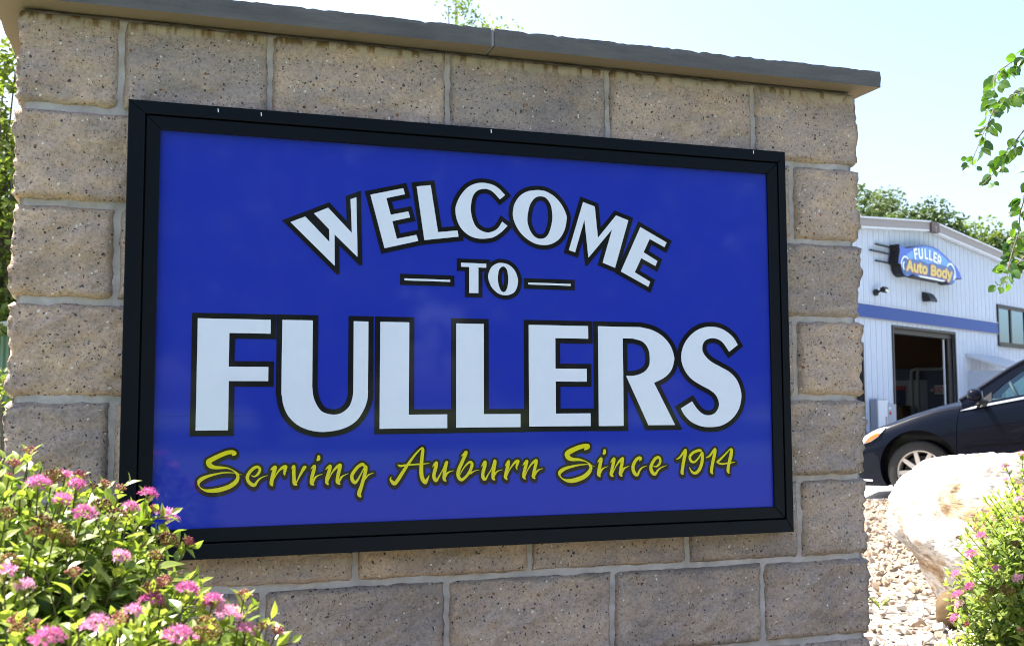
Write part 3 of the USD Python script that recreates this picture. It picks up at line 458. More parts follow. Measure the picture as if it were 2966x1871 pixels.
# ------------------------------------------------------------------ leaf making
def leaf_template(prof, fold=.35, droop=.18):
    """Midrib along +x (unit length), blade in y, folded up about the midrib."""
    t = np.linspace(0, 1, len(prof)); V = []; F = []
    for ti, w in zip(t, prof): V += [(ti, 0, -droop * ti * ti), (ti, w, -droop * ti * ti + fold * w), (ti, -w, -droop * ti * ti + fold * w)]
    for i in range(len(prof) - 1):
        a, b = 3 * i, 3 * i + 3
        for s, (p, q_) in ((1, (a + 1, b + 1)), (-1, (a + 2, b + 2))):
            tri = [[a, b, q_], [a, q_, p]] if s == 1 else [[a, q_, b], [a, p, q_]]
            F += tri
    return np.array(V, float), np.array(F)
def place_leaves(tpl, pos, dirs, ups, size):
    V, F = tpl; n = len(pos); d = dirs / np.linalg.norm(dirs, axis=1, keepdims=True); s = np.cross(ups, d); s /= np.linalg.norm(s, axis=1, keepdims=True) + 1e-9; u = np.cross(d, s)
    W = pos[:, None] + size[:, None, None] * (V[None, :, :1] * d[:, None] + V[None, :, 1:2] * s[:, None] + V[None, :, 2:] * u[:, None])
    return W, F
def leaf_mesh(W, F):
    n, k = W.shape[:2]; return W.reshape(-1, 3), (F[None] + (np.arange(n) * k)[:, None, None]).reshape(-1, 3)
SPIREA = leaf_template([0.0, .15, .235, .24, .18, .085, 0.0], .34, .22)
ROUND = leaf_template([.0, .26, .36, .38, .32, .18, 0.0], .25, .18)
def unit(x): return x / (np.linalg.norm(x, axis=-1, keepdims=True) + 1e-12)

def flower_mesh(r, R, kind):
    """A flat-topped cluster: many tiny five-petalled florets with stamens (pink), dry pods (seed) or closed buds (bud)."""
    V, F = [], []
    def addm(v, f):
        F.append(np.asarray(f) + sum(len(x) for x in V)); V.append(np.asarray(v, float))
    n = int({'pink': 64, 'seed': 70, 'bud': 60}[kind] * (R / .02) ** 1.2)
    for i in range(n):
        a = i * 2.39996 + r.normal(0, .2); rr = R * math.sqrt((i + .5) / n) * r.uniform(.9, 1.1); z = .62 * R * (1 - (rr / R) ** 2) + r.normal(0, .07 * R)
        c = np.array([rr * math.cos(a), rr * math.sin(a), z]); nn = unit(np.array([c[0], c[1], R * .9]) + r.normal(0, .3 * R, 3))
        t1 = unit(np.cross(nn, [0.3, .8, .2])); t2 = np.cross(nn, t1)
        if kind == 'pink':
            w = r.uniform(.0026, .0036); ph = r.uniform(0, 6.28)
            for k in range(5):
                b = ph + k * 1.2566; e1 = t1 * math.cos(b) + t2 * math.sin(b); e2 = t1 * math.cos(b + .55) + t2 * math.sin(b + .55); e0 = t1 * math.cos(b - .55) + t2 * math.sin(b - .55)
                addm([c, c + w * .75 * e0 + nn * w * .2, c + w * e1 + nn * w * .35, c + w * .75 * e2 + nn * w * .2], [[0, 1, 2], [0, 2, 3]])
            for k in range(5):
                dd = unit(nn + .7 * r.normal(size=3)); tip = c + dd * r.uniform(.004, .007); s_ = np.cross(dd, t1) * .00022
                addm([c - s_, c + s_, tip + 2.2 * s_, tip - 2.2 * s_], [[0, 1, 2], [0, 2, 3]])
        else:
            w = r.uniform(.0013, .0021) * (1.0 if kind == 'seed' else .9); oc = np.array([t1, -t1, t2, -t2, nn * 1.3, -nn * 1.3]) * w + c
            addm(oc, [[0, 2, 4], [2, 1, 4], [1, 3, 4], [3, 0, 4], [2, 0, 5], [1, 2, 5], [3, 1, 5], [0, 3, 5]])
            base = np.array([c[0] * .25, c[1] * .25, -.5 * R]); s_ = t1 * .0003; addm([base - s_, base + s_, c + s_, c - s_], [[0, 1, 2], [0, 2, 3]])
    return trimesh.Trimesh(np.vstack(V), np.vstack(F), process=False)
frng = np.random.default_rng(5)
HEADS = {k: [flower_mesh(frng, R, k) for R in ((.0075, .010, .013, .016) if k != 'bud' else (.006, .008, .010))] for k in ('pink', 'seed', 'bud')}
def young_mesh(path_parent, name, W, F, young, kind=None):
    v, f = leaf_mesh(W, F)
    msh = usdkit.mesh(stage, numbered(path_of(path_parent), name), (v, f), LEAF)
    UsdGeom.PrimvarsAPI(msh).CreatePrimvar('young', Sdf.ValueTypeNames.FloatArray, 'vertex').Set(Vt.FloatArray.FromNumpy(np.repeat(young, W.shape[1]).astype(np.float32)))
    if kind: msh.GetPrim().SetCustomDataByKey('kind', kind)

def shrub(label, base, lobes, heads, seed, spacing=.030, leaf=.034, inner=1.0, extra=(), fresh=.14):
    """lobes: (centre, radii). heads: (u, v, kind, size index) flower clusters by where they show; they sit on the lobe that the line of sight meets first."""
    r = np.random.default_rng(seed); t = thing('spirea_shrub', label, 'shrub', 'flowering shrubs around the sign wall')
    tips = []
    for c, R in lobes:
        c, R = np.array(c), np.array(R); area = 4 * math.pi * (R[0] * R[1] + R[1] * R[2] + R[0] * R[2]) / 3; n = int(area / spacing ** 2 * .8)
        for i in range(n):
            z = 1 - 1.55 * (i + .5) / n; a = i * 2.39996 + r.normal(0, .25); s = math.sqrt(max(0, 1 - z * z)); dd = np.array([s * math.cos(a), s * math.sin(a), z])
            dd = unit(dd + r.normal(0, .12, 3)); P = c + R * dd * (r.uniform(.80, 1.03) if r.random() < .75 else r.uniform(.5, .85) * inner)
            if any((((P - np.array(c2)) / np.array(R2)) ** 2).sum() < .42 for c2, R2 in lobes): continue
            if P[2] < .05: continue
            tips.append((P, unit(dd * [1, 1, 1.0] + [0, 0, .55]), None))
    hd = []
    for h in heads:
        u, v, kind, k = h; o, dr = CAM, unit(at(u, v, 1.0) - CAM); best = None
        for c, R in lobes:
            A = ((dr / R) ** 2).sum(); B = 2 * ((o - c) / R * (dr / R)).sum(); C_ = (((o - c) / R) ** 2).sum() - 1.04 ** 2; D_ = B * B - 4 * A * C_
            tt = (-B - math.sqrt(D_)) / (2 * A) if D_ > 0 else -B / (2 * A)
            if (best is None) or (D_ > 0 and (not best[1] or tt < best[0])) or (D_ <= 0 and not best[1] and D_ > best[2]): best = (tt, D_ > 0, D_, np.array(c), np.array(R))
        P = o + dr * best[0]; dd = unit((P - best[3]) / best[4]); tips.append((P, unit(dd * .7 + [0, 0, .9]), (kind, k)))
    for (u, v, D, du, dv) in extra: P = at(u, v, D); tips.append((P, unit(at(u + du, v + dv, D) - P), None))
    pos, dirs, ups, size, young = [], [], [], [], []; stems = []; flowers = []
    for P, td, hk in tips:
        ln = r.uniform(.13, .21); b0 = np.array(base) + np.r_[r.normal(0, .04, 2), 0]
        back = P - td * ln; mid = back * .55 + b0 * .45 + [0, 0, .02]
        cv = cr_curve([b0, mid, back, P - td * ln * .45 + r.normal(0, .004, 3), P], 4); seg = cv[-10:]
        stems.append(tube(cv[-8:] if r.random() < .75 else cv, .0012, 3, cap=False))
        nl = int(r.integers(12, 19)); ph = r.uniform(0, 6.28); t1 = unit(np.cross(td, [.2, .3, 1.0])); t2 = np.cross(td, t1)
        acc = np.r_[0, np.cumsum(np.linalg.norm(np.diff(seg, axis=0), axis=1))]
        kk_ = np.arange(nl); f = (kk_ + .6) / nl; s = acc[-1] * (1 - (1 - f) ** 1.25 * .95); p = np.stack([np.interp(s, acc, seg[:, j]) for j in range(3)], 1)
        a = ph + kk_ * 2.4; rad_ = np.cos(a)[:, None] * t1 + np.sin(a)[:, None] * t2; open_ = np.where(f < .8, 1.0, .55)[:, None]
        pos.append(p + rad_ * .001); dirs.append(unit(td * (.55 + .6 * np.maximum(0, f - .6))[:, None] + rad_ * open_ + [0, 0, .10] + r.normal(0, .15, (nl, 3)))); ups.append(unit(td + [0, 0, .6] + r.normal(0, .25, (nl, 3))))
        size.append(leaf * (1.0 - .45 * np.maximum(0, (f - .72) / .28)) * r.uniform(.75, 1.15, nl)); young.append(np.clip(fresh + .62 * f ** 1.5 + r.normal(0, .08, nl) + r.normal(0, .06), 0, .75))
        if r.random() < .05 and hk is None: hk = (['bud', 'pink', 'seed', 'bud'][r.integers(4)], 0)
        if hk: flowers.append((P + td * .002, td, hk))
    pos, dirs, ups, size, young = [np.concatenate(q_) for q_ in (pos, dirs, ups, size, young)]
    W, F = place_leaves(SPIREA, pos, dirs, ups, size)
    pr = np.array([px(P) for P in pos]); view = np.linalg.norm(pos - CAM, axis=1)
    inview = (pr[:, 0] > -20) & (pr[:, 0] < 2990) & (pr[:, 1] > 0) & (pr[:, 1] < 1890)
    # the leaves that show: nearest within small picture cells
    order = np.argsort(view); seen = {}; show = []
    for i in order:
        if not inview[i]: continue
        cell = (int(pr[i, 0] // 22), int(pr[i, 1] // 22)); k = seen.get(cell, 0); seen[cell] = k + 1
        if k == 0: show.append(i)
    show = sorted(show, key=lambda i: -size[i] / view[i])[:300]; ss = np.zeros(len(pos), bool); ss[show] = True
    for i in show: young_mesh(t, 'leaf', W[i:i + 1], F, young[i:i + 1])
    young_mesh(t, 'leaves', W[~ss], F, young[~ss], 'stuff')
    obj('stems', cat(stems), STEM, t, kind='stuff')
    for P, td, (kind, k) in flowers:
        hm = HEADS[kind][min(k, len(HEADS[kind]) - 1)].copy(); t1 = unit(np.cross(td, [.31, .2, .9])); hm.apply_transform(trimesh.transformations.rotation_matrix(r.uniform(0, 6.28), [0, 0, 1])); T = np.eye(4); T[:3, 0], T[:3, 1], T[:3, 2], T[:3, 3] = t1, np.cross(td, t1), td, P; hm.apply_transform(T)
        obj({'pink': 'flower_cluster', 'seed': 'seed_head', 'bud': 'bud_cluster'}[kind], hm, {'pink': PINK, 'seed': RUST, 'bud': BUD}[kind], t)
    return t
def crop3(lst): return [(x / 2.4456, 1250 + y / 2.4456, k, s) for x, y, k, s in lst]
left_rear = crop3([(270, 385, 'pink', 2), (540, 395, 'pink', 1), (440, 500, 'pink', 1), (590, 600, 'pink', 3), (1045, 460, 'pink', 2), (1175, 615, 'pink', 3), (920, 550, 'pink', 1), (850, 900, 'pink', 1), (460, 325, 'pink', 0), (210, 150, 'bud', 2), (565, 320, 'bud', 2), (100, 235, 'bud', 1), (855, 410, 'bud', 1), (740, 380, 'bud', 1), (1330, 790, 'bud', 2), (1090, 555, 'bud', 1),
    (375, 335, 'seed', 3), (300, 650, 'seed', 2), (240, 725, 'seed', 1), (390, 720, 'seed', 3), (820, 610, 'seed', 3), (720, 530, 'seed', 2), (1185, 780, 'seed', 3), (40, 600, 'seed', 2), (60, 930, 'seed', 2), (1100, 890, 'seed', 1), (480, 790, 'seed', 1)])
left_front = crop3([(170, 1115, 'pink', 1), (30, 1020, 'pink', 2), (1320, 1140, 'pink', 2), (1070, 1215, 'pink', 2), (945, 1290, 'pink', 1), (690, 1390, 'pink', 3), (340, 1490, 'pink', 3), (1260, 1470, 'pink', 3), (1610, 1320, 'pink', 3), (1740, 1430, 'pink', 2), (1510, 1210, 'pink', 1), (1450, 1230, 'pink', 0), (120, 1350, 'bud', 2), (520, 1010, 'bud', 2), (1165, 1070, 'bud', 2), (1730, 1170, 'bud', 2), (1860, 1390, 'bud', 1), (850, 1340, 'bud', 2), (255, 1380, 'bud', 1), (1960, 1420, 'bud', 1),
    (1080, 1130, 'seed', 3), (1460, 1370, 'seed', 2), (1430, 1455, 'seed', 3), (130, 1420, 'seed', 1), (1500, 1425, 'seed', 1)])
def crop2(lst): return [(2400 + x / 1.744, 1000 + y / 1.744, k, s) for x, y, k, s in lst]
right_heads = crop2([(975, 555, 'pink', 2), (895, 615, 'pink', 2), (895, 685, 'pink', 1), (965, 785, 'pink', 2), (770, 965, 'pink', 2), (725, 1060, 'pink', 3), (645, 1160, 'pink', 2), (715, 1220, 'pink', 2), (655, 1265, 'pink', 3), (665, 1310, 'pink', 2), (640, 1380, 'pink', 2), (955, 1180, 'pink', 2), (850, 1130, 'pink', 1), (750, 930, 'bud', 2), (700, 1410, 'bud', 2), (950, 880, 'bud', 2),
    (830, 1245, 'seed', 3), (890, 1235, 'seed', 3), (920, 1250, 'seed', 2), (790, 1285, 'seed', 2), (940, 1005, 'seed', 2), (970, 1440, 'bud', 1)])
shrub('dense pink-flowering shrub at the left end of the sign wall, taller and behind another shrub', (-.88, -.70, -.02), [((-.88, -.72, .615), (.36, .32, .30)), ((-1.15, -.75, .5), (.3, .3, .3))], left_rear, 11, extra=((84, 1310, 1.5, 10, -40), (380, 1390, 1.5, 30, -25), (560, 1590, 1.5, 40, 5), (500, 1490, 1.5, 40, -15)))
shrub('lower pink-flowering shrub in the bottom left corner, nearest of the shrubs', (-.66, -1.0, -.02), [((-.68, -1.02, .48), (.27, .25, .27))], left_front, 12, leaf=.034, spacing=.029, extra=((705, 1725, 1.28, 0, -40), (790, 1790, 1.3, 40, -30), (850, 1860, 1.3, 40, -10), (740, 1750, 1.3, 40, -35), (130, 1640, 1.25, -10, -40)))
shrub('pink-flowering shrub at the right edge in front of the boulder', (1.95, .05, -.02), [((2.03, .07, .42), (.50, .38, .42)), ((1.56, .16, .17), (.13, .14, .15)), ((2.4, .1, .4), (.35, .35, .4))], right_heads, 13, leaf=.035, spacing=.034, fresh=.03)
PURPLE = leaf_material('dark_purple_leaf', [(0, (.018, .008, .014)), (.5, (.03, .014, .022)), (1, (.035, .03, .02))], (1.2, 1, 1), .25, .5)
dpl = thing('purple_plant', 'low clump of dark purple leaves at the foot of the right-hand shrub', 'plant'); pr_ = np.random.default_rng(17); pb_ = np.array([1.40, .17, 0.0])  # leaves coloured much darker and more purple than those of the shrub
for k in range(46):
    a = pr_.uniform(0, 6.28); h_ = pr_.uniform(.05, .30); q_ = pb_ + [pr_.normal(0, .05), pr_.normal(0, .05), h_]; W_, F_ = place_leaves(SPIREA, q_[None], np.array([[math.cos(a), math.sin(a), pr_.normal(.1, .3)]]), np.array([[0, 0, 1.0]]) + pr_.normal(0, .3, (1, 3)), np.array([pr_.uniform(.035, .055)])); obj('leaf', leaf_mesh(W_, F_), PURPLE, dpl)
for k in range(5): obj('stem', tube([pb_ - [0, 0, .02], pb_ + [pr_.normal(0, .03), pr_.normal(0, .03), .15], pb_ + [pr_.normal(0, .06), pr_.normal(0, .06), .30]], .002, 4), STEM, dpl)
# a small stone and a weed by the boulder
rp = at(2400 + 620 / 1.744, 1000 + 1300 / 1.744, 4.6); k = trimesh.creation.icosphere(3); kv = k.vertices * [.062, .055, .075]; kv = np.sign(kv) * np.abs(kv) ** .9 * .85; kv = kv * (1 + .5 * (meshkit.fbm(kv * 14, 3, 3) - .5))[:, None]
obj('brown_rock', trimesh.Trimesh(kv + [rp[0], rp[1], .06], k.faces, process=False), plain('brown_rock_stone', (.09, .06, .03), .9, .2, noise=.25, scale=20, bump=.006, bscale=50), smooth=40, label='small brown rock between the boulder and the shrub', cat='rock')
wd = thing('weed', 'tiny green weed sprouting from the gravel', 'weed'); wr = np.random.default_rng(3); wp = np.array(at(2400 + 262 / 1.744, 1000 + 1335 / 1.744, 5.6)); tz = (wp[2] - 0); wp = CAM + (wp - CAM) * (CAM[2] / (CAM[2] - wp[2]))
for k in range(6):
    a = wr.uniform(0, 6.28); dd = np.array([math.cos(a) * .6, math.sin(a) * .6, 1.0]); Wl, Fl = place_leaves(leaf_template([.0, .05, .06, .04, 0], .3, .5), wp[None], dd[None], np.array([[0, 0, 1.0]]) + wr.normal(0, .2, (1, 3)), np.array([wr.uniform(.08, .17)])); obj('blade', leaf_mesh(Wl, Fl), TREE_B, wd)

# ------------------------------------------------------------------ hanging branches of a weeping tree
ht = thing('weeping_tree', 'weeping tree with round leaves hanging into the picture at upper right', 'tree'); hr = np.random.default_rng(21); HD = 3.6
tb = np.array([3.75, 1.35, -.02])
c5 = lambda pts: [(2660 + x / 3.163, y / 3.163) for x, y in pts]; c6 = lambda pts: [(2660 + x / 3.163, 450 + y / 3.163) for x, y in pts]
twigs = [c5([(1500, 300), (1150, 430), (960, 550), (870, 565), (800, 610), (730, 660), (690, 760), (700, 880), (690, 990), (640, 1130), (590, 1230), (550, 1330), (510, 1430)]) + c6([(500, 40), (492, 95)]),
         c5([(1500, 500), (1200, 740), (1000, 830), (880, 872), (800, 915), (745, 945)]), c5([(1500, 800), (1200, 1050), (1000, 1170), (940, 1230), (880, 1310), (820, 1370), (770, 1440)]) + c6([(735, 60), (700, 150), (650, 210), (590, 270)]),
         c5([(1500, 1000), (1250, 1250)]) + c6([(1000, 300), (962, 430), (935, 520), (925, 620), (915, 720), (870, 850), (845, 940), (825, 1010), (815, 1080), (800, 1150), (740, 1190), (705, 1155)]), c6([(1300, 500), (1100, 700), (1000, 880), (950, 950), (900, 1000)]), c5([(1500, 350), (1200, 420), (1000, 480)])]
trunk_top = np.array([3.55, 1.25, 2.75]); obj('trunk', tube([tb, tb + [0, 0, 1.2], tb + [-.1, -.05, 2.2], trunk_top], [.085, .07, .055, .04], 10), BARK, ht, smooth=40)
lv = []
for ti, tw in enumerate(twigs):
    P = np.array([at(u, v, HD + .12 * math.sin(ti * 2 + i * .4)) for i, (u, v) in enumerate(tw)]); P = cr_curve(P, 5)
    root = cr_curve([trunk_top - [0, 0, .12 * ti], (trunk_top + P[0]) / 2 + [0, 0, .18], P[0]], 5)
    allp = np.vstack([root[:-1], P]); obj('twig', tube(allp, np.interp(np.arange(len(allp)), [0, len(root) * .8, len(root), len(allp)], [.011, .006, .0028, .001]), 5), TWIG, ht, smooth=50)
    L_ = np.r_[0, np.cumsum(np.linalg.norm(np.diff(P, axis=0), axis=1))]; n = int(L_[-1] / .0112)
    for k in range(n):
        s = L_[-1] * (k + .5) / n; p = np.array([np.interp(s, L_, P[:, j]) for j in range(3)]); side = hr.normal(0, 1, 3) ; side[2] *= .5
        pet = unit(side) * hr.uniform(.008, .022) - [0, 0, .006]; d = unit(side * .8 + np.array([-.25, .1, -.9]) * hr.uniform(.5, 1.4)); lv.append((p, p + pet, d, hr.uniform(.030, .050) * (.75 if s > .9 * L_[-1] else 1)))
for p, b, d, s in lv:
    W_, F_ = place_leaves(ROUND, b[None], d[None], unit(hr.normal(0, 1, 3) + [0, 0, .8])[None], np.array([s])); v, f = leaf_mesh(W_, F_)
    st_ = tube([p, (p + b) / 2, b], .0006, 3, cap=False); obj('leaf', cat([trimesh.Trimesh(v, f, process=False), st_]), HANG, ht)
# ------------------------------------------------------------------ trees
def crown(r, clumps, leaf, per, cr):
    """Leaf-sized faces gathered in clumps: clumps is an array of centres; returns a mesh."""
    n = len(clumps) * per; c = np.repeat(clumps, per, 0); R = np.repeat(cr * r.uniform(.7, 1.25, len(clumps)), per)
    d = unit(r.normal(size=(n, 3)) + [0, 0, .25]); pos = c + d * (R * r.uniform(.35, 1.05, n) ** .6)[:, None] * [1.05, 1.05, .8]
    nrm = unit(d * .5 + r.normal(0, .6, (n, 3)) + [0, 0, .7]); t1 = unit(np.cross(nrm, r.normal(size=(n, 3)))); t2 = np.cross(nrm, t1); s = leaf * r.uniform(.6, 1.3, n)[:, None]
    V = np.stack([pos - t1 * s, pos + t2 * s * .55 + nrm * s * .12, pos + t1 * s, pos - t2 * s * .55 + nrm * s * .12], 1).reshape(-1, 3)
    b = np.arange(n)[:, None] * 4; F = np.concatenate([b + [0, 2, 1], b + [0, 3, 2]]); return trimesh.Trimesh(V, F, process=False)
def tree(name, label, base, H, R, seed, mat, leaf=.11, nclump=60, per=110, cr=.75, trunk_r=.16, low=.35, group=None, airy=0.0):
    r = np.random.default_rng(seed); t = thing(name, label, 'tree', group); base = np.array(base, float)
    top = base + [r.normal(0, .2), r.normal(0, .2), H * .86]; tr = cr_curve([base - [0, 0, .2], base + [r.normal(0, .1), r.normal(0, .1), H * .35], top], 6)
    parts = [tube(tr, np.linspace(trunk_r, trunk_r * .25, len(tr)), 8)]
    cc = []
    for k in range(nclump):
        for _ in range(30):
            d = r.uniform(-1, 1, 3); q2 = (d ** 2).sum()
            if q2 < 1 and (q2 > .30 or r.random() < .25): break
        z = low * H + (1 - low) * H * (.5 + .5 * d[2]); wid = R * (1.0 - .45 * max(0, d[2]) - .25 * max(0, -d[2]))
        cc.append(base + [d[0] * wid, d[1] * wid, z])
    cc = np.array(cc)
    for k in range(0, len(cc), 2):
        f = np.clip((cc[k][2] - base[2]) / H * .75 - .08, .12, .8); j = int(f * (len(tr) - 1)); parts.append(tube(cr_curve([tr[j], tr[j] * .5 + cc[k] * .5 + [0, 0, -.1], cc[k]], 4), np.linspace(trunk_r * .35, .012, 9), 4, cap=False))
    obj('trunk', parts[0], BARK, t, smooth=40); obj('limbs', cat(parts[1:]), BARK, t, smooth=40); obj('crown', crown(r, cc, leaf, per, cr), mat, t)
    return t
BG = 'row of trees behind the workshop'
for k, (u, v, D, R, lab) in enumerate([(2500, 512, 46, 3.0, 'dark green tree just right of the sign wall, leftmost behind the workshop'), (2535, 520, 50, 3.4, 'tall leafy tree second from the left behind the workshop roof'), (2655, 548, 48, 3.2, 'dense tree rising directly behind the workshop sign and ridge'), (2725, 622, 55, 3.0, 'lighter leafy tree just right of the workshop ridge'), (2798, 600, 52, 3.0, 'pointed tree in the middle of the row behind the workshop roof'), (2868, 622, 54, 3.2, 'tree behind the right slope of the workshop roof'), (2930, 632, 52, 3.4, 'tree partly hidden behind the hanging twigs'), (3010, 640, 50, 3.2, 'tree at the right edge behind the workshop roof')]):
    P = at(u, v, D); H = P[2] - .55; tree('background_tree', lab, (P[0], P[1], -.12), H, R, 100 + k, TREE_B if k in (3, 4) else TREE_A, .115, 95, 120, .72, .2, .25, BG)
P = at(1315, -95, 27); tree('airy_tree', 'thin-leaved treetop showing above the middle of the wall', (P[0], P[1], -.12), P[2] + .1, 1.0, 131, TREE_B, .055, 34, 42, .38, .10, .55)
P = at(1445, 50, 28); tree('small_treetop', 'small leafy treetop just above the coping joint', (P[0], P[1], -.12), P[2] + .1, 1.1, 132, TREE_B, .06, 34, 60, .40, .10, .6)
for k, (u, v, D, R, lab) in enumerate([(15, 170, 16, 1.5, 'tall yellow-green tree with thin stems at the left edge'), (-70, 320, 17, 1.7, 'bushy green tree at the left edge behind the green shed'), (40, 560, 19, 2.2, 'dark leafy tree low behind the green shed')]):
    P = at(u, v, D); tree('side_tree', lab, (P[0], P[1], -.12), P[2] + .1, R, 140 + k, TREE_B, .07, 85, 105, .42, .07, .18, 'trees at the left edge')
for k in range(3):
    P = at(8 + 16 * k, 700, 15.3 + .3 * k); tree('sapling', ['slender sapling at the left edge, left of its neighbours', 'slender sapling stem at the left edge, between two others', 'slender sapling stem closest to the wall at the left edge'][k], (P[0], P[1], -.12), 5.2, .6, 150 + k, TREE_B, .06, 16, 60, .3, .03, .5, 'slender saplings')
# across the road, seen mirrored in the glossy sign face
for k, (x, y, H, R) in enumerate([(-15, -25, 13, 5.0), (-6.5, -27, 9.5, 3.6), (1.5, -24, 14, 5.4), (10.0, -25, 13, 5.0), (19, -26, 15, 5.5), (28, -27, 13, 5.0)]):
    tree('roadside_tree', ['roadside tree %s' % w for w in ('far left across the road', 'left of centre across the road', 'across the road facing the sign', 'right of the one facing the sign', 'right across the road', 'far right across the road')][k], (x, y, -.12), H, R, 170 + k, TREE_A, .20, 110, 90, 1.0, .25, .05, 'trees across the road')
for k in range(7):  # added row, out of view, darkens the sky gaps mirrored in the sign
    tree('rear_tree', 'unseen tall tree added behind the roadside trees to close sky gaps mirrored in the sign', (-20 + 8.2 * k, -36 - (k % 2) * 2, -.12), 17.5, 6.2, 210 + k, TREE_A, .30, 110, 70, 1.3, .3, .03, 'added second row of trees across the road')

# ------------------------------------------------------------------ the workshop
FO = np.array([17.0945, 20.4702, 0.0]); FD = np.array([.88419, .46712, 0]); FI = np.array([-.46712, .88419, 0])
BT = frame_matrix(FO, FD, FI); LZ = -.10
def B(msh): msh = msh.copy(); msh.apply_transform(BT); return msh
PANEL = plain('white_panel', (.44, .50, .60), .45, .3, noise=.03, scale=4)
STRIPE = plain('blue_band', (.025, .058, .22), .3, .12)
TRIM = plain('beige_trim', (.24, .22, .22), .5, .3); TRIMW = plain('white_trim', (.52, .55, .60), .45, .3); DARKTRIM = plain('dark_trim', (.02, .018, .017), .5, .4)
PEAKM = plain('peak_brown', (.09, .06, .055), .5, .4)
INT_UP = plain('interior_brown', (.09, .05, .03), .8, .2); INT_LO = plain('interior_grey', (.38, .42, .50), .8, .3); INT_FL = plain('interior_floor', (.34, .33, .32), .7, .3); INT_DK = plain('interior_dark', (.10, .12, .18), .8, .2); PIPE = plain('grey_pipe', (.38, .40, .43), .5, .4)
SIGNRED = plain('sign_red', (.55, .02, .02), .5); GREYBOX = plain('grey_enamel', (.25, .28, .34), .45, .4); BLACKM = plain('black_metal', (.008, .008, .009), .5, .4)
def pane_material(name, tint, base=.06):
    return material(name, {'t': ('transparent_bsdf', {'color': tint}), 'g': ('glossy_bsdf', {'color': (.60, .80, 1.0), 'roughness': .02}), 'f': ('fresnel', {'IOR': 1.5}), 'a': ('math', {'math_type': 'multiply_add', 'value2': 1.0, 'value3': base, 'use_clamp': True}), 'm': ('mix_closure', {})},
                    [('f.fac', 'a.value1'), ('a.value', 'm.fac'), ('t.BSDF', 'm.closure1'), ('g.BSDF', 'm.closure2')], 'm.closure')
WINGLASS = pane_material('window_glass', (.12, .14, .17), .36)
shop = thing('auto_body_shop', 'white ribbed metal workshop with a blue band, open garage door and low gable roof', 'building')
XA, XB, XPK = -7.5, 12.6, 2.55; ZPK, ZA, ZB = 5.80, 4.86, 5.22
outline = Polygon([(XA, LZ), (XB, LZ), (XB, ZB), (XPK, ZPK), (XA, ZA)])
door = sbox(.14, LZ, 4.2, 2.93); door2 = sbox(-5.9, LZ, -1.67, 2.41); win = sbox(7.70, 2.80, 10.30, 4.0); pdoor = sbox(5.7, LZ, 6.7, 1.6)
holes = unary_union([door, door2, win, pdoor]); wallp = outline.difference(holes)
x = XA
while x < XB - .01:
    strip = wallp.intersection(sbox(x + .002, -1, min(x + .948, XB) - .002, 9)); parts = []
    if not strip.is_empty:
        parts.append(sheet(strip, .05, .05))
        for k in range(3):
            xr = x + .316 * k + .02; rb = wallp.intersection(sbox(xr, -1, xr + .045, 9))
            if not rb.is_empty: parts.append(sheet(rb, .014, .001))
            for kk in (.11, .20):
                rb2 = wallp.intersection(sbox(xr + kk, -1, xr + kk + .02, 9))
                if not rb2.is_empty: parts.append(sheet(rb2, .006, .0005))
        obj('wall_panel', B(cat(parts)), PANEL, shop)
    x += .948
# side and rear walls, roof, floor
for nm, (a, b) in {'l': ((XA, ZA), (XA + .06, ZA)), 'r': ((XB - .06, ZB), (XB, ZB))}.items(): obj('side_wall', B(box(a[0], b[0], .052, 19.9, LZ, a[1] - .12)), PANEL, shop)
obj('rear_wall', B(sheet(outline.buffer(-.06).difference(unary_union([sbox(-5.5, LZ - 1, -1, 4.2), sbox(.5, LZ - 1, 5.0, 4.2)])), .06, 20.0)), PANEL, shop)  # two unseen openings added here to let daylight into the interior
def slope(x0, z0, x1, z1, y0, y1, th):
    V = np.array([(x0, y0, z0), (x1, y0, z1), (x1, y1, z1), (x0, y1, z0), (x0, y0, z0 + th), (x1, y0, z1 + th), (x1, y1, z1 + th), (x0, y1, z0 + th)]); return trimesh.convex.convex_hull(V)
obj('roof', B(slope(XA - .2, ZA - .02, XPK, ZPK, -.10, 20.2, .09)), TRIMW, shop); obj('roof', B(slope(XPK, ZPK, XB + .2, ZB - .02, -.10, 20.2, .09)), TRIMW, shop)
def rake(x0, z0, x1, z1, mat, y0, y1, dz0, dz1): return slope(x0, z0 + dz0, x1, z1 + dz0, y0, y1, dz1 - dz0)
for (x0, z0, x1, z1) in ((XA - .2, ZA - .02, XPK - .22, ZPK), (XPK + .22, ZPK, XB + .2, ZB - .02)):
    obj('rake_fascia', B(rake(x0, z0, x1, z1, TRIM, -.20, -.104, -.02, .17)), TRIM, shop); obj('rake_cap', B(rake(x0, z0, x1, z1, TRIMW, -.235, .3, .173, .215)), TRIMW, shop); obj('rake_edge', B(rake(x0, z0, x1, z1, TRIMW, -.19, -.05, -.075, -.024)), TRIMW, shop)
obj('ridge_cap', B(rbox(XPK - .27, XPK + .27, -.26, -.09, ZPK - .08, ZPK + .20, .01)), PEAKM, shop)
obj('ridge_emblem', B(sheet(Polygon([(XPK - .10, ZPK + .10), (XPK - .02, ZPK + .03), (XPK - .02, ZPK - .09), (XPK + .02, ZPK - .09), (XPK + .02, ZPK + .03), (XPK + .10, ZPK + .10), (XPK + .04, ZPK + .09), (XPK, ZPK + .05), (XPK - .04, ZPK + .09)]), .006, -.2605)), TRIM, shop)
obj('blue_band', B(sheet(sbox(XA + .01, 3.115, 7.66, 3.45), .012, -.030)), STRIPE, shop)
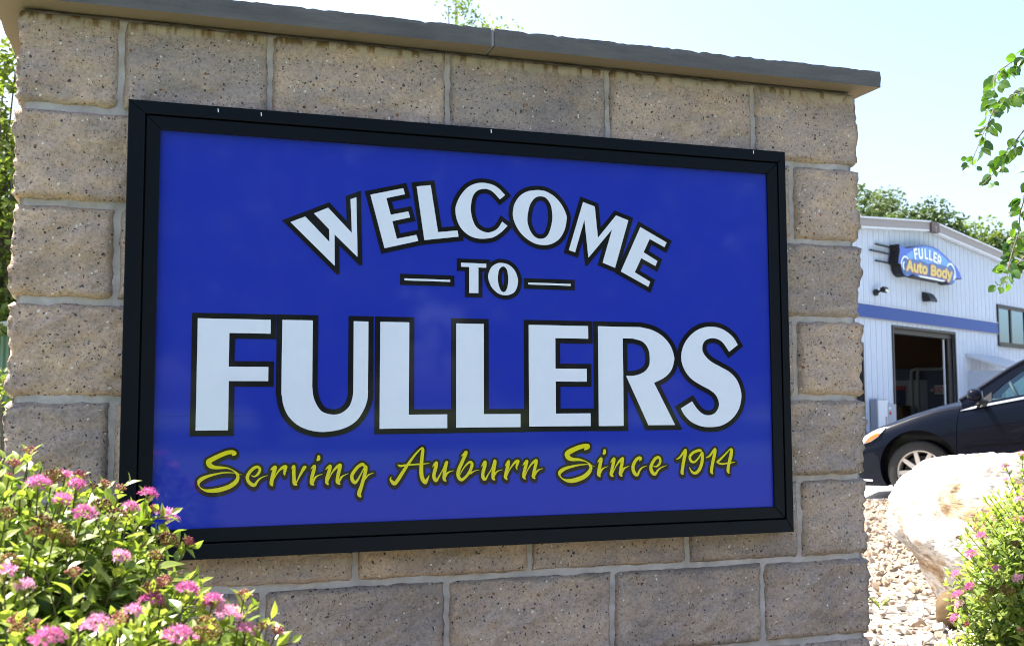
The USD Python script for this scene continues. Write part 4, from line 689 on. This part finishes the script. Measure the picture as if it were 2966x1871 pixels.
obj('band_trim', B(sheet(sbox(XA + .01, 3.09, 7.66, 3.113), .016, -.030)), TRIM, shop); obj('band_trim', B(sheet(sbox(XA + .01, 3.452, 7.66, 3.472), .016, -.030)), TRIMW, shop)
# doors
fr = door.buffer(.07, join_style=2).difference(door).intersection(sbox(-9, LZ, 20, 9)); obj('door_frame', B(sheet(fr, .085, .05)), DARKTRIM, shop)
obj('door_header', B(box(.14, 4.2, .06, .30, 2.80, 2.93)), DARKTRIM, shop)
obj('door_track', B(box(3.70, 3.74, .10, .14, LZ, 2.78)), TRIMW, shop); obj('door_track', B(box(3.84, 3.87, .16, .19, LZ, 2.78)), GREYBOX, shop)
obj('door_jamb_wall', B(box(3.93, 4.2, .08, .12, LZ, 2.79)), DARKTRIM, shop)
fr2 = door2.buffer(.06, join_style=2).difference(door2).intersection(sbox(-9, LZ, 20, 9)); obj('door_frame', B(sheet(fr2, .085, .05)), DARKTRIM, shop); obj('garage_door', B(box(-5.9, -1.67, .08, .14, LZ, 2.41)), DARKTRIM, shop)  # near-black sheet across the left opening paints the shade inside it
# interior
obj('interior_floor', B(box(XA + .1, XB - .1, .06, 19.9, LZ - .02, LZ + .006)), INT_FL, shop)
obj('interior_wall', B(box(9.0, 9.1, .3, 12, 1.74, 4.6)), INT_UP, shop); obj('interior_wall', B(box(9.0, 9.1, .3, 12, LZ, 1.735)), INT_LO, shop)
obj('interior_beam', B(box(8.86, 8.995, .35, 4.4, 1.75, 2.12)), INT_DK, shop)
obj('interior_ceiling', B(box(XA + .1, 9.1, .1, 19.8, 4.60, 4.66)), INT_UP, shop)
obj('interior_column', B(box(8.72, 8.995, 1.7, 2.71, LZ, 1.745)), INT_DK, shop)
for yy in (3.28, 3.06): obj('pipe', B(tube([(8.80, yy, LZ), (8.80, yy, 1.95), (8.80, yy - .03, 2.06), (8.80, yy - .15, 2.10), (8.80, yy - .9, 2.10)], .055, 10)), PIPE, shop, smooth=50)
ex = thing('exit_sign', 'white exit sign with red letters inside the open garage door', 'exit sign')
obj('sign_box', B(rbox(8.66, 8.71, 2.06, 2.45, 1.24, 1.54, .006)), TRIMW, ex)
def face_text(txt, h, T, width=None, bold=True, depth=.004):
    mm = meshkit.text_mesh(txt, h, depth, bold); b = mm.bounds; mm.apply_translation([-b[0, 0], 0, 0])
    if width: mm.apply_scale([width / (b[1, 0] - b[0, 0]), 1, 1])
    mm.apply_transform(T); return mm
XT = np.eye(4); XT[:3, :3] = np.array([[0, 0, -1], [-1, 0, 0], [0, 1, 0.0]]); XT[:3, 3] = (8.6595, 2.43, 1.30)
obj('exit_lamp', B(rbox(8.655, 8.71, 2.50, 2.58, 1.33, 1.42, .01)), TRIMW, ex); obj('exit_text', B(face_text('EXIT', .18, XT, .34)), SIGNRED, ex)
pb = thing('notice_board', 'red-topped dark blue board on the wall inside the garage', 'notice board'); obj('board', B(box(8.96, 8.994, 3.62, 3.95, .88, 1.40)), plain('board_blue', (.02, .03, .12), .6), pb); obj('board_top', B(box(8.955, 8.994, 3.60, 3.97, 1.402, 1.54)), plain('board_red', (.35, .05, .04), .6), pb)
cb = thing('wooden_crate', 'brown wooden cabinet low inside the open garage door', 'cabinet'); obj('body', B(rbox(8.3, 8.9, 3.42, 3.98, LZ + .007, .82, .01)), plain('cabinet_wood', (.16, .08, .04), .6), cb); obj('top', B(rbox(8.27, 8.93, 3.40, 4.0, .822, .86, .008)), plain('cabinet_top', (.10, .06, .04), .6), cb)
# window
W0, W1, WZ0, WZ1 = 7.70, 10.30, 2.80, 4.0
obj('window_frame', B(sheet(sbox(W0 - .03, WZ0 - .05, W1 + .03, WZ1 + .05).difference(sbox(W0 + .045, WZ0 + .06, W1 - .045, WZ1 - .06)), .10, .05)), DARKTRIM, shop)
for xm in (8.82,): obj('mullion', B(box(xm, xm + .12, -.02, .045, WZ0 + .061, WZ1 - .061)), DARKTRIM, shop)
for a, b in ((W0 + .046, 8.819), (8.941, W1 - .046)): obj('window_pane', B(box(a, b, .01, .016, WZ0 + .062, WZ1 - .062)), WINGLASS, shop)
obj('window_sill', B(box(W0 - .06, W1 + .06, -.09, -.052, WZ0 - .09, WZ0 - .03)), DARKTRIM, shop)
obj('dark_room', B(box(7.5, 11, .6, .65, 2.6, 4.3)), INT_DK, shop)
# entry porch to the right of the door
obj('porch_side', B(sheet(Polygon([(5.12, LZ), (5.19, LZ), (5.19, 1.80), (7.5, 1.80), (7.5, LZ), (7.57, LZ), (7.57, 1.88), (5.12, 1.88)]), .06, -1.02)), TRIMW, shop)
obj('porch_roof', B(trimesh.convex.convex_hull(np.array([(5.0, -1.2, 1.90), (7.7, -1.2, 1.90), (7.7, -.03, 2.32), (5.0, -.03, 2.32), (5.0, -1.2, 1.97), (7.7, -1.2, 1.97), (7.7, -.03, 2.39), (5.0, -.03, 2.39)]))), TRIMW, shop)
obj('porch_gutter', B(rbox(4.98, 7.72, -1.30, -1.202, 1.90, 2.0, .012)), TRIMW, shop)
obj('porch_panel', B(box(5.14, 5.17, -1.0, -.03, LZ, 1.89)), PANEL, shop); obj('entry_door', B(box(5.72, 6.68, .0, .05, LZ, 1.6)), STRIPE, shop)
# fittings on the facade
def fitting(name, label, cat_): return thing(name, label, cat_)
fl = fitting('flood_light', 'small black floodlight on the workshop wall under the three bars', 'floodlight')
cy = trimesh.creation.cylinder(.085, .07, sections=14); cy.apply_transform(FRONT); cy.apply_translation([-.90, -.065, 3.78]); obj('mount', B(cy), BLACKM, fl)
obj('arm', B(tube([(-.90, -.10, 3.78), (-.86, -.13, 3.80), (-.80, -.16, 3.84)], .03, 6)), BLACKM, fl)
hd = rbox(-.13, .13, -.07, .05, -.065, .065, .02); hd.apply_transform(trimesh.transformations.rotation_matrix(math.radians(-22), [1, 0, 0])); hd.apply_translation([-.72, -.20, 3.85]); obj('head', B(hd), BLACKM, fl)
ln = rbox(-.085, .085, -.012, .012, -.035, .035, .005); ln.apply_transform(trimesh.transformations.rotation_matrix(math.radians(-22), [1, 0, 0])); ln.apply_translation([-.72, -.275, 3.825]); obj('lens', B(ln), plain('lamp_lens', (.75, .7, .5), .3), fl)
wp_ = fitting('wall_light', 'black wedge-shaped wall light above the open garage door', 'wall light')
obj('housing', B(cat([tm(m3.Manifold.hull_points(np.array([(2.02, -.03, 3.75), (2.56, -.03, 3.75), (2.02, -.03, 4.02), (2.56, -.03, 4.02), (2.05, -.24, 3.75), (2.53, -.24, 3.75), (2.06, -.23, 3.83), (2.52, -.23, 3.83), (2.06, -.13, 3.98), (2.52, -.13, 3.98)])))])), BLACKM, wp_)
obj('lens', B(box(2.08, 2.50, -.22, -.06, 3.738, 3.749)), plain('light_lens', (.30, .34, .42), .2), wp_)
e1 = fitting('electric_cabinet', 'tall grey electric cabinet left of the open garage door', 'electric cabinet'); obj('body', B(rbox(-1.34, -.76, -.21, -.03, LZ, 1.06, .012)), GREYBOX, e1); obj('door', B(rbox(-1.32, -.78, -.225, -.212, LZ + .1, 1.03, .004)), TRIMW, e1); obj('sticker', B(box(-.92, -.83, -.229, -.226, .35, .62)), TRIM, e1)
e2 = fitting('electric_box', 'small grey control box beside the garage door with a red button', 'electric box'); obj('body', B(rbox(-.60, -.12, -.15, -.03, .05, .93, .012)), GREYBOX, e2); rbn = trimesh.creation.cylinder(.04, .02, sections=12); rbn.apply_transform(FRONT); rbn.apply_translation([-.48, -.16, .70]); obj('red_button', B(rbn), SIGNRED, e2); obj('plate', B(box(-.56, -.42, -.154, -.151, .80, .86)), TRIMW, e2)
# the car-shaped sign
cs = thing('car_shaped_sign', 'blue car-shaped sign reading FULLER Auto Body on the workshop gable', 'sign')
CSB = plain('csign_blue', (.035, .085, .42), .3); CSL = plain('csign_light', (.10, .27, .72), .3); CST = plain('csign_teal', (.035, .10, .26), .3); CSY = plain('csign_yellow', (.55, .45, .12), .4); CSR = plain('csign_red', (.40, .09, .10), .4); CSW = plain('csign_white', (.72, .78, .82), .3)
car_pts = cr_curve([(0.031, 5.107), (0.193, 5.062), (0.392, 5.05), (0.664, 5.073), (0.943, 5.135), (1.225, 5.191), (1.582, 5.237), (1.943, 5.256), (2.309, 5.25), (2.64, 5.204), (2.973, 5.114), (3.272, 5.015), (3.536, 4.92), (3.806, 4.849), (3.995, 4.74), (4.125, 4.624), (4.197, 4.52)], 5)
low_pts = [(3.696, 4.508), (3.68, 4.44), (3.60, 4.37), (3.45, 4.31), (3.285, 4.295), (3.12, 4.32), (3.0, 4.364), (2.79, 4.325), (1.226, 4.323), (.983, 4.335), (.83, 4.37), (.68, 4.34), (.52, 4.284), (.35, 4.284), (.2, 4.345), (.11, 4.45), (.09, 4.57), (-.056, 4.588), (-.03, 4.727), (.031, 4.877), (.06, 4.966), (.033, 5.035)]
carp = Polygon(list(map(tuple, car_pts)) + low_pts).buffer(0)
YF = -.30
obj('cabinet', B(sheet(carp, .255, -.04)), BLACKM, cs)
def lay(name, g, mat, k, parent=None): return obj(name, B(sheet(g, .004, YF + .004 - .005 * k)), mat, parent or cs)
facep = carp.buffer(-.012); lay('face', facep, CSB, 0)
lay('glass_area', Polygon([(.432, 4.86), (.727, 4.98), (1.046, 5.10), (1.581, 5.195), (2.125, 5.21), (2.601, 5.15), (3.043, 5.01), (3.341, 4.90), (3.1, 4.76), (2.4, 4.60), (1.0, 4.62), (.60, 4.76)]).intersection(facep), CSL, 1)
for cx, cz, r1, r2, a0, a1 in ((.375, 4.53, .30, .245, 25, 185), (3.36, 4.56, .36, .30, -15, 150)):
    an = np.radians(np.linspace(a0, a1, 24)); ring = Polygon([(cx + r1 * math.cos(a), cz + r1 * math.sin(a)) for a in an] + [(cx + r2 * math.cos(a), cz + r2 * math.sin(a)) for a in an[::-1]]); lay('wheel_arch', ring.intersection(facep), CSW, 2)
wheels = unary_union([Point(.38, 4.54).buffer(.25), Point(3.36, 4.56).buffer(.285)]); lay('wheels', wheels.intersection(facep), CST, 2)
lay('crescent', Point(.30, 4.55).buffer(.12).difference(Point(.37, 4.55).buffer(.12)), CSW, 3); lay('crescent', Point(3.50, 4.55).buffer(.12).difference(Point(3.43, 4.55).buffer(.12)), CSW, 3)
blobA = Polygon([(.29, 4.42), (.38, 4.70), (.846, 4.755), (1.509, 4.76), (1.84, 4.715), (1.77, 4.44), (1.162, 4.405)]).buffer(.03); blobB = Polygon([(1.85, 4.44), (1.94, 4.745), (2.642, 4.78), (3.56, 4.73), (3.47, 4.42), (2.61, 4.405)]).buffer(.03)
lay('lettering_ground', unary_union([blobA, blobB]).intersection(facep), CST, 4)
lay('lower_bar', Polygon([(1.10, 4.375), (1.296, 4.332), (2.753, 4.335), (2.93, 4.365), (2.90, 4.398), (1.87, 4.385)]).intersection(facep), CSW, 3)
def face_mat(x, z, k, rot=0.0, shear=0.0):
    T = np.eye(4); c, s = math.cos(rot), math.sin(rot); T[:3, :3] = np.array([[c, shear * c - s, 0], [0, 0, -1], [s, shear * s + c, 0]]); T[:3, 3] = (x, YF + .004 - .005 * k, z); return T
for word, x0, x1 in (('Auto', .36, 1.72), ('Body', 1.92, 3.42)):
    mm = meshkit.text_mesh(word, .26, .004, True); gg = unary_union([Polygon(mm.vertices[f][:, :2]).buffer(.001) for f, nz in zip(mm.faces, mm.face_normals[:, 2]) if nz > .9]); b = gg.bounds
    gg = affinity.scale(affinity.translate(gg, -b[0], 0), (x1 - x0 - .04) / (b[2] - b[0]), 1, origin=(0, 0)).buffer(.012); om = extrude(gg, .004); om.apply_transform(face_mat(x0, 4.455, 6.0, 0, .16)); lo = obj('lettering', B(om), CSY, cs)
    om = extrude(gg.buffer(.022), .004); om.apply_transform(face_mat(x0, 4.455, 5.0, 0, .16)); obj('lettering_outline', B(om), CSR, lo)
arc = [('F', .95, 4.82, 13), ('U', 1.22, 4.865, 7), ('L', 1.60, 4.90, 2), ('L', 1.88, 4.905, -3), ('E', 2.16, 4.89, -9), ('R', 2.42, 4.845, -15)]
for ch, x_, z_, ro in arc:
    mm = meshkit.text_mesh(ch, .265, .004, True); gg = unary_union([Polygon(mm.vertices[f][:, :2]).buffer(.001) for f, nz in zip(mm.faces, mm.face_normals[:, 2]) if nz > .9]); gg = affinity.scale(affinity.translate(gg, -gg.bounds[0], 0), 1.22, 1, origin=(0, 0)).buffer(.010); om = extrude(gg, .004); om.apply_transform(face_mat(x_, z_ - .03, 3.0, math.radians(ro))); lo = obj('letter', B(om), CSW, cs)
    om = extrude(gg.buffer(.02), .004); om.apply_transform(face_mat(x_, z_ - .03, 2.0, math.radians(ro))); om.apply_translation([0, .0003 * int(ro), 0]); obj('letter_outline', B(om), CST, lo)
for a, b, z in ((-.825, .0, 5.04), (-1.15, -.135, 4.853), (-.854, -.09, 4.608)): obj('speed_bar', B(rbox(a, b, -.10, -.032, z - .018, z + .018, .008)), BLACKM, cs)

# ------------------------------------------------------------------ green shed at the left edge
SH = plain('green_siding', (.16, .24, .17), .6, .3, noise=.06, scale=5); SHD = plain('dark_green', (.05, .08, .055), .7, .2)
shed = thing('green_shed', 'green corrugated shed with a pale roof edge at the left edge', 'shed')
def S(x0, x1, y0, y1, z0, z1): return box(x0, x1, y0, y1, z0, z1)
obj('wall', cat([S(-7, -2.6, 14.2, 18, -.12, 2.0)] + [S(x_, x_ + .035, 14.175, 14.199, .99, 2.0) for x_ in np.arange(-6.98, -2.62, .075)]), SH, shed)
obj('skirt', S(-7.01, -2.59, 14.15, 14.174, -.12, .985), SHD, shed)
obj('roof', trimesh.convex.convex_hull(np.array([(-7.2, 13.95, 1.30), (-2.5, 13.95, 2.16), (-2.5, 18.2, 2.16), (-7.2, 18.2, 1.30), (-7.2, 13.95, 1.37), (-2.5, 13.95, 2.23), (-2.5, 18.2, 2.23), (-7.2, 18.2, 1.37)]) + [0, 0, .04]), plain('shed_roof', (.55, .56, .58), .5), shed)
pl_ = thing('timber_bin', 'low brown timber bin with a pale top board beside the shed', 'timber bin'); obj('board', rbox(-3.9, -2.4, 13.2, 13.26, .0, .55, .006), plain('brown_board', (.10, .06, .04), .9), pl_); obj('top_board', rbox(-3.95, -2.35, 13.14, 13.32, .555, .60, .006), plain('pale_board', (.55, .5, .42), .8), pl_)
P = at(8, 1130, 9.0); tree('leafy_sapling', 'low leafy sapling in front of the shed at the left edge', (P[0] - .06, P[1], -.12), 1.42, .25, 191, TREE_B, .035, 10, 26, .12, .012, .6)
# ------------------------------------------------------------------ the black sedan
PAINT = material('black_paint', {'p': ('principled_bsdf', {'base_color': (.0025, .004, .009), 'roughness': .3, 'metallic': 0.0, 'specular_ior_level': .04, 'coat_weight': .16, 'coat_roughness': .03})}, [], 'p.BSDF')
RUBBER = plain('tyre_rubber', (.02, .02, .02), .85, .3); ALLOY = plain('alloy', (.55, .52, .47), .35, .5, metal=.6); CHROME = plain('chrome', (.8, .8, .8), .08, .5, metal=1.0)
CARGLASS = pane_material('car_glass', (.70, .82, .78), .03); AMBER = plain('amber_lens', (.42, .075, .004), .2, .4); LAMP = plain('headlight_lens', (.40, .42, .45), .12, .5); SEATM = plain('seat_cloth', (.30, .30, .27), .8); DASH = plain('dash', (.04, .04, .04), .6); BLACKP = plain('black_plastic', (.012, .012, .013), .45)
car = thing('black_sedan', 'black four-door sedan parked behind the boulder, facing left', 'car')
CO = np.array([6.9501, 6.9813, LZ]); CX = np.array([math.sin(math.radians(136)), math.cos(math.radians(136)), 0]); CY = np.array([-CX[1], CX[0], 0]); CT = frame_matrix(CO, CX, CY)
def K(msh): msh = msh.copy(); msh.apply_transform(CT); return msh
ip = lambda tab: (lambda x: np.interp(x, [a for a, _ in tab], [b for _, b in tab]))
XE, WBASE = 3.42, 2.45
pw = ip([(-.86, .48), (-.82, .62), (-.75, .74), (-.62, .84), (-.42, .895), (0, .915), (.5, .92), (2.2, .92), (2.8, .895), (3.2, .83), (3.35, .74), (XE, .62)])
zs = ip([(-.86, .50), (-.80, .57), (-.72, .63), (-.62, .69), (-.50, .745), (-.35, .80), (-.07, .905), (.17, .98), (.33, 1.01), (.41, 1.02), (.68, 1.068), (1.05, 1.145), (1.5, 1.18), (2.3, 1.19), (2.7, 1.18), (3.2, 1.15), (3.35, 1.08), (XE, .95)])
zc = ip([(-.86, .54), (-.80, .62), (-.72, .685), (-.62, .745), (-.50, .80), (-.35, .855), (-.07, .968), (.17, 1.045), (.33, 1.085), (.41, 1.10), (.68, 1.11), (1.05, 1.16), (1.5, 1.19), (2.3, 1.20), (2.7, 1.20), (3.2, 1.18), (XE, .98)])
zb = ip([(-.86, .32), (-.80, .20), (-.62, .165), (0, .18), (3.0, .20), (3.25, .26), (XE, .36)])
sect = ip([(0, .89), (.1, .945), (.28, .975), (.5, .995), (.7, 1.0), (.86, .985), (.95, .965), (1, .94)])
def W(x, z): return pw(x) * sect(np.clip((z - zb(x)) / (zs(x) - zb(x)), 0, 1))
XS = np.r_[np.linspace(-.86, -.58, 9), np.linspace(-.5, 3.0, 50), np.linspace(3.08, XE, 8)]
def section(x):
    pts = [(0.0, zb(x)), (.5 * W(x, zb(x)), zb(x))]
    for z in np.linspace(zb(x), zs(x), 16): pts.append((W(x, z), z))
    w = W(x, zs(x))
    for a in np.linspace(0, 1, 10)[1:]: pts.append((w * math.cos(a * math.pi / 2) ** .8 if a < 1 else 0, zs(x) + (zc(x) - zs(x)) * math.sin(a * math.pi / 2)))
    half = np.array(pts); other = half[1:-1][::-1] * [-1, 1]; return np.vstack([half, other])
SEC = [section(x_) for x_ in XS]; kk = len(SEC[0]); V = np.vstack([np.c_[np.full(kk, x_), .92 - s_[:, 0], s_[:, 1]] for x_, s_ in zip(XS, SEC)]); F = []
for i in range(len(XS) - 1):
    for j in range(kk):
        j2 = (j + 1) % kk; F += [[i * kk + j, (i + 1) * kk + j2, i * kk + j2], [i * kk + j, (i + 1) * kk + j, (i + 1) * kk + j2]]
n0 = len(V); V = np.vstack([V, [[XS[0], .92, .47], [XS[-1], .92, .66]]])
for j in range(kk):
    j2 = (j + 1) % kk; F += [[n0, j, j2], [n0 + 1, (len(XS) - 1) * kk + j2, (len(XS) - 1) * kk + j]]
bm = trimesh.Trimesh(V, F, process=False)
if bm.volume < 0: bm.invert()
man = m3.Manifold(m3.Mesh(np.asarray(bm.vertices, np.float32), np.asarray(bm.faces, np.uint32)))
def ycyl(r, y0, y1, x_, z_): return m3.Manifold.cylinder(y1 - y0, r, r, 48).rotate([-90, 0, 0]).translate([x_, y0, z_])
for x_ in (0.0, WBASE): man = man - ycyl(.40, -.3, .32, x_ - .01, .385) - ycyl(.40, 1.52, 2.2, x_ - .01, .385)
slit = lambda x0, z0, x1, z1, w=.004: m3.Manifold.cube([w, .05, 1.0]).translate([0, 0, 0])
for (x0, z0, x1, z1) in ((.41, 1.03, .375, .83), (.375, .83, .36, .25), (1.46, 1.2, 1.46, .25), (2.38, 1.2, 2.30, .72)):          # door gaps
    L_ = math.hypot(x1 - x0, z1 - z0); a_ = math.degrees(math.atan2(z1 - z0, x1 - x0)); man = man - m3.Manifold.cube([L_, .22, .006]).rotate([0, -a_, 0]).translate([x0, -.08, z0])
bodym = tm(man); body = obj('body', K(bodym), PAINT, car, smooth=34)
def side_patch(poly, off, th=.004, step=.02):
    """A sheet that follows the near flank of the body."""
    g = Polygon(poly); mm = extrude(g, .001); v, f = trimesh.remesh.subdivide_to_size(mm.vertices, mm.faces, step); out = v.copy()
    out[:, 0] = v[:, 0]; out[:, 2] = v[:, 1]; out[:, 1] = .92 - W(v[:, 0], np.minimum(v[:, 1], zs(v[:, 0]))) - off - np.where(v[:, 2] > .0005, th, 0) + np.clip(v[:, 1] - zs(v[:, 0]), 0, 1) * 1.0
    return trimesh.Trimesh(out, f[:, ::-1], process=False)
hl = [(-.74, .585), (-.66, .655), (-.57, .71), (-.50, .755), (-.42, .795), (-.35, .815), (-.365, .78), (-.42, .71), (-.50, .655), (-.60, .62)]
hp = obj('headlight', K(side_patch(hl, .003, .012)), LAMP, car, smooth=40)
obj('amber_reflector', K(side_patch([(-.585, .635), (-.53, .69), (-.47, .745), (-.36, .806), (-.375, .78), (-.425, .715), (-.51, .658)], .013, .006)), AMBER, hp, smooth=40)
obj('body_molding', K(side_patch([(.45, .625), (.55, .64), (2.2, .78), (2.2, .81), (.55, .67)], .001, .012)), PAINT, car, smooth=30)
obj('belt_trim', K(side_patch([(.41, .99), (.52, 1.01), (.68, 1.045), (1.05, 1.12), (1.5, 1.155), (2.3, 1.165), (2.3, 1.189), (1.5, 1.179), (1.05, 1.144), (.68, 1.067), (.52, 1.03)], .002, .008)), CHROME, car, smooth=30)
obj('bumper_trim', K(side_patch([(-.80, .225), (-.5, .222), (-.5, .24), (-.80, .245)], .002, .008)), CHROME, car)
# greenhouse
GP = [(.43, 1.09), (.62, 1.215), (.79, 1.335), (.97, 1.455), (1.09, 1.515), (1.25, 1.56), (1.55, 1.585), (1.95, 1.57), (2.3, 1.50), (2.55, 1.39), (2.8, 1.24), (2.92, 1.19)]
GP = cr_curve(GP, 4); yz = lambda z: .05 + np.maximum(z - 1.07, 0) * .42
low = [(2.92, 1.16), (2.3, 1.15), (1.5, 1.14), (1.05, 1.10), (.68, 1.03), (.43, 1.0)]
side = Polygon(list(map(tuple, GP)) + low).buffer(0)
w1 = Polygon([(.72, 1.10), (.735, 1.175), (.85, 1.285), (1.0, 1.40), (1.12, 1.465), (1.28, 1.505), (1.43, 1.515), (1.43, 1.195), (1.05, 1.165)]); w2 = Polygon([(1.50, 1.20), (1.50, 1.52), (1.9, 1.505), (2.15, 1.45), (2.28, 1.37), (2.28, 1.205)])
def incline(g, th, off=0.0, far=False):
    mm = extrude(g, th); v, f = trimesh.remesh.subdivide_to_size(mm.vertices, mm.faces, .12); y = yz(v[:, 1]) + off + (th - v[:, 2]); o2 = np.c_[v[:, 0], y, v[:, 1]]
    if far: o2[:, 1] = 1.84 - o2[:, 1]; return trimesh.Trimesh(o2, f, process=False)
    return trimesh.Trimesh(o2, f[:, ::-1], process=False)
for fa in (False, True):
    obj('door_frame', K(incline(side.difference(unary_union([w1, w2])), .03, 0, fa)), PAINT, car, smooth=30)
    for w_ in (w1, w2): obj('side_window', K(incline(w_.buffer(.008), .004, .012, fa)), CARGLASS, car, smooth=40)
def cover(i0, i1):
    rows = []
    for x_, z_ in GP[i0:i1 + 1]:
        y0 = yz(z_) + .01; t_ = np.linspace(0, 1, 13); cv = 1 - (2 * t_ - 1) ** 2; rows.append(np.c_[x_ - .04 * cv * (1 if x_ < 1.15 else -1 if x_ > 2.3 else 0), y0 + (1.84 - 2 * y0) * t_, z_ + .03 * cv])
    V = np.vstack(rows); F = []
    for i in range(len(rows) - 1):
        for j in range(12): a = i * 13 + j; F += [[a, a + 13, a + 14], [a, a + 14, a + 1]]
    return trimesh.Trimesh(V, np.array(F)[:, ::-1], process=False)
ia = int(np.argmin(np.abs(GP[:, 0] - 1.12))); ib = int(np.argmin(np.abs(GP[:, 0] - 2.25)))
obj('windscreen', K(cover(0, ia)), CARGLASS, car, smooth=40); obj('roof', K(cover(ia, ib)), PAINT, car, smooth=40); obj('rear_window', K(cover(ib, len(GP) - 1)), CARGLASS, car, smooth=40)
for fa in (False, True):
    pil = tube([(x_ - .015, (yz(z_) + .02) if not fa else 1.84 - yz(z_) - .02, z_ + .004) for x_, z_ in GP[:ia + 3]], .028, 8); obj('windscreen_pillar', K(pil), PAINT, car, smooth=50)
obj('mirror_patch', K(incline(Polygon([(.56, 1.055), (.72, 1.09), (.72, 1.19)]), .006, -.008)), BLACKP, car)
mir = trimesh.creation.icosphere(3); mv_ = mir.vertices.copy(); mv_ = np.sign(mv_) * np.abs(mv_) ** .8; mv_ = mv_ * [.075, .10, .068]; mm = trimesh.Trimesh(mv_ + [.575, -.13, 1.155], mir.faces, process=False); mo = obj('wing_mirror', K(mm), PAINT, car, smooth=60)
obj('mirror_arm', K(tube([(.60, -.05, 1.10), (.64, .02, 1.085), (.67, .07, 1.08)], .028, 8)), BLACKP, mo)
mg = trimesh.creation.icosphere(2); obj('mirror_glass', K(trimesh.Trimesh(mg.vertices * [.006, .082, .052] + [.649, -.13, 1.155], mg.faces, process=False)), CHROME, mo, smooth=60)
# interior
obj('dashboard', K(rbox(.50, .88, .22, 1.62, .80, 1.12, .05)), DASH, car)
st_ = trimesh.creation.torus(.185, .016, major_sections=28, minor_sections=8); st_.apply_transform(trimesh.transformations.rotation_matrix(math.radians(65), [0, 1, 0])); st_.apply_translation([.96, .50, 1.12]); obj('steering_wheel', K(st_), DASH, car, smooth=60)
for y_ in (.50, 1.34):
    s_ = obj('seat', K(cat([rbox(1.05, 1.55, y_ - .26, y_ + .26, .45, .66, .06), trimesh.convex.convex_hull(np.vstack([rbox(1.40, 1.56, y_ - .25, y_ + .25, .60, .72, .05).vertices, rbox(1.36, 1.48, y_ - .22, y_ + .22, 1.10, 1.24, .05).vertices]))])), SEATM, car, smooth=50)
    obj('headrest', K(rbox(1.30, 1.44, y_ - .14, y_ + .14, 1.26, 1.46, .045)), SEATM, s_, smooth=50)
obj('rear_seat', K(rbox(2.0, 2.25, .2, 1.64, .5, 1.15, .08)), SEATM, car, smooth=50)
# wheels
def wheel_parts(xc, y0, sgn):
    R, wd = .335, .215; prof = np.array([(.235, .0), (.25, -.008), (.305, -.006), (.325, .012), (.335, .04), (.335, wd - .04), (.325, wd - .012), (.305, wd + .006), (.25, wd + .008), (.235, wd)])
    ty = trimesh.creation.revolve(np.vstack([prof, prof[:1]]), sections=56)
    rim = trimesh.creation.revolve(np.array([(.232, .0), (.240, .004), (.236, .016), (.222, .022), (.214, .05), (.20, .16), (.232, .19), (.232, .0)]), sections=56)
    sp = []
    for k in range(9):
        a = 2 * math.pi * k / 9 + .3; hull = m3.Manifold.hull_points(np.array([(.05, -.026, .03), (.05, .026, .03), (.05, -.03, .06), (.05, .03, .06), (.225, -.019, .018), (.225, .019, .018), (.225, -.024, .05), (.225, .024, .05)])); sp.append((tm(hull.rotate([0, 0, math.degrees(a)]))))
    hub = trimesh.creation.cylinder(.062, .05, sections=24); hub.apply_translation([0, 0, .05]); disc = trimesh.creation.cylinder(.17, .02, sections=32); disc.apply_translation([0, 0, .12])
    T = np.eye(4); T[:3, :3] = np.array([[1, 0, 0], [0, 0, sgn], [0, -1 if sgn > 0 else 1, 0.0]]); T[:3, :3] = np.array([[1, 0, 0], [0, 0, sgn], [0, -sgn, 0.0]]); T[:3, 3] = (xc, y0, R)
    o2 = []
    for q_ in (ty, rim, sp, hub, disc):
        if isinstance(q_, list): o2.append([K(z_.copy().apply_transform(T)) for z_ in q_])
        else: o2.append(K(q_.copy().apply_transform(T)))
    return o2
for xc in (0.0, WBASE):
    for y0, sg in ((.045, 1), (1.795, -1)):
        ty, rim, sp, hub, disc = wheel_parts(xc, y0, sg); wh = obj('wheel', ty, RUBBER, car, smooth=40); obj('rim', rim, ALLOY, wh, smooth=40); obj('hub', hub, ALLOY, wh, smooth=40); obj('brake_disc', disc, BLACKP, wh, smooth=40)
        for q_ in sp: obj('spoke', q_, ALLOY, wh)
obj('underbody', K(rbox(-.7, 3.2, .33, 1.51, .17, .30, .04)), BLACKP, car)
obj('tail_light', K(side_patch([(3.05, .90), (3.33, .88), (3.36, 1.0), (3.1, 1.06)], .003, .01)), SIGNRED, car)
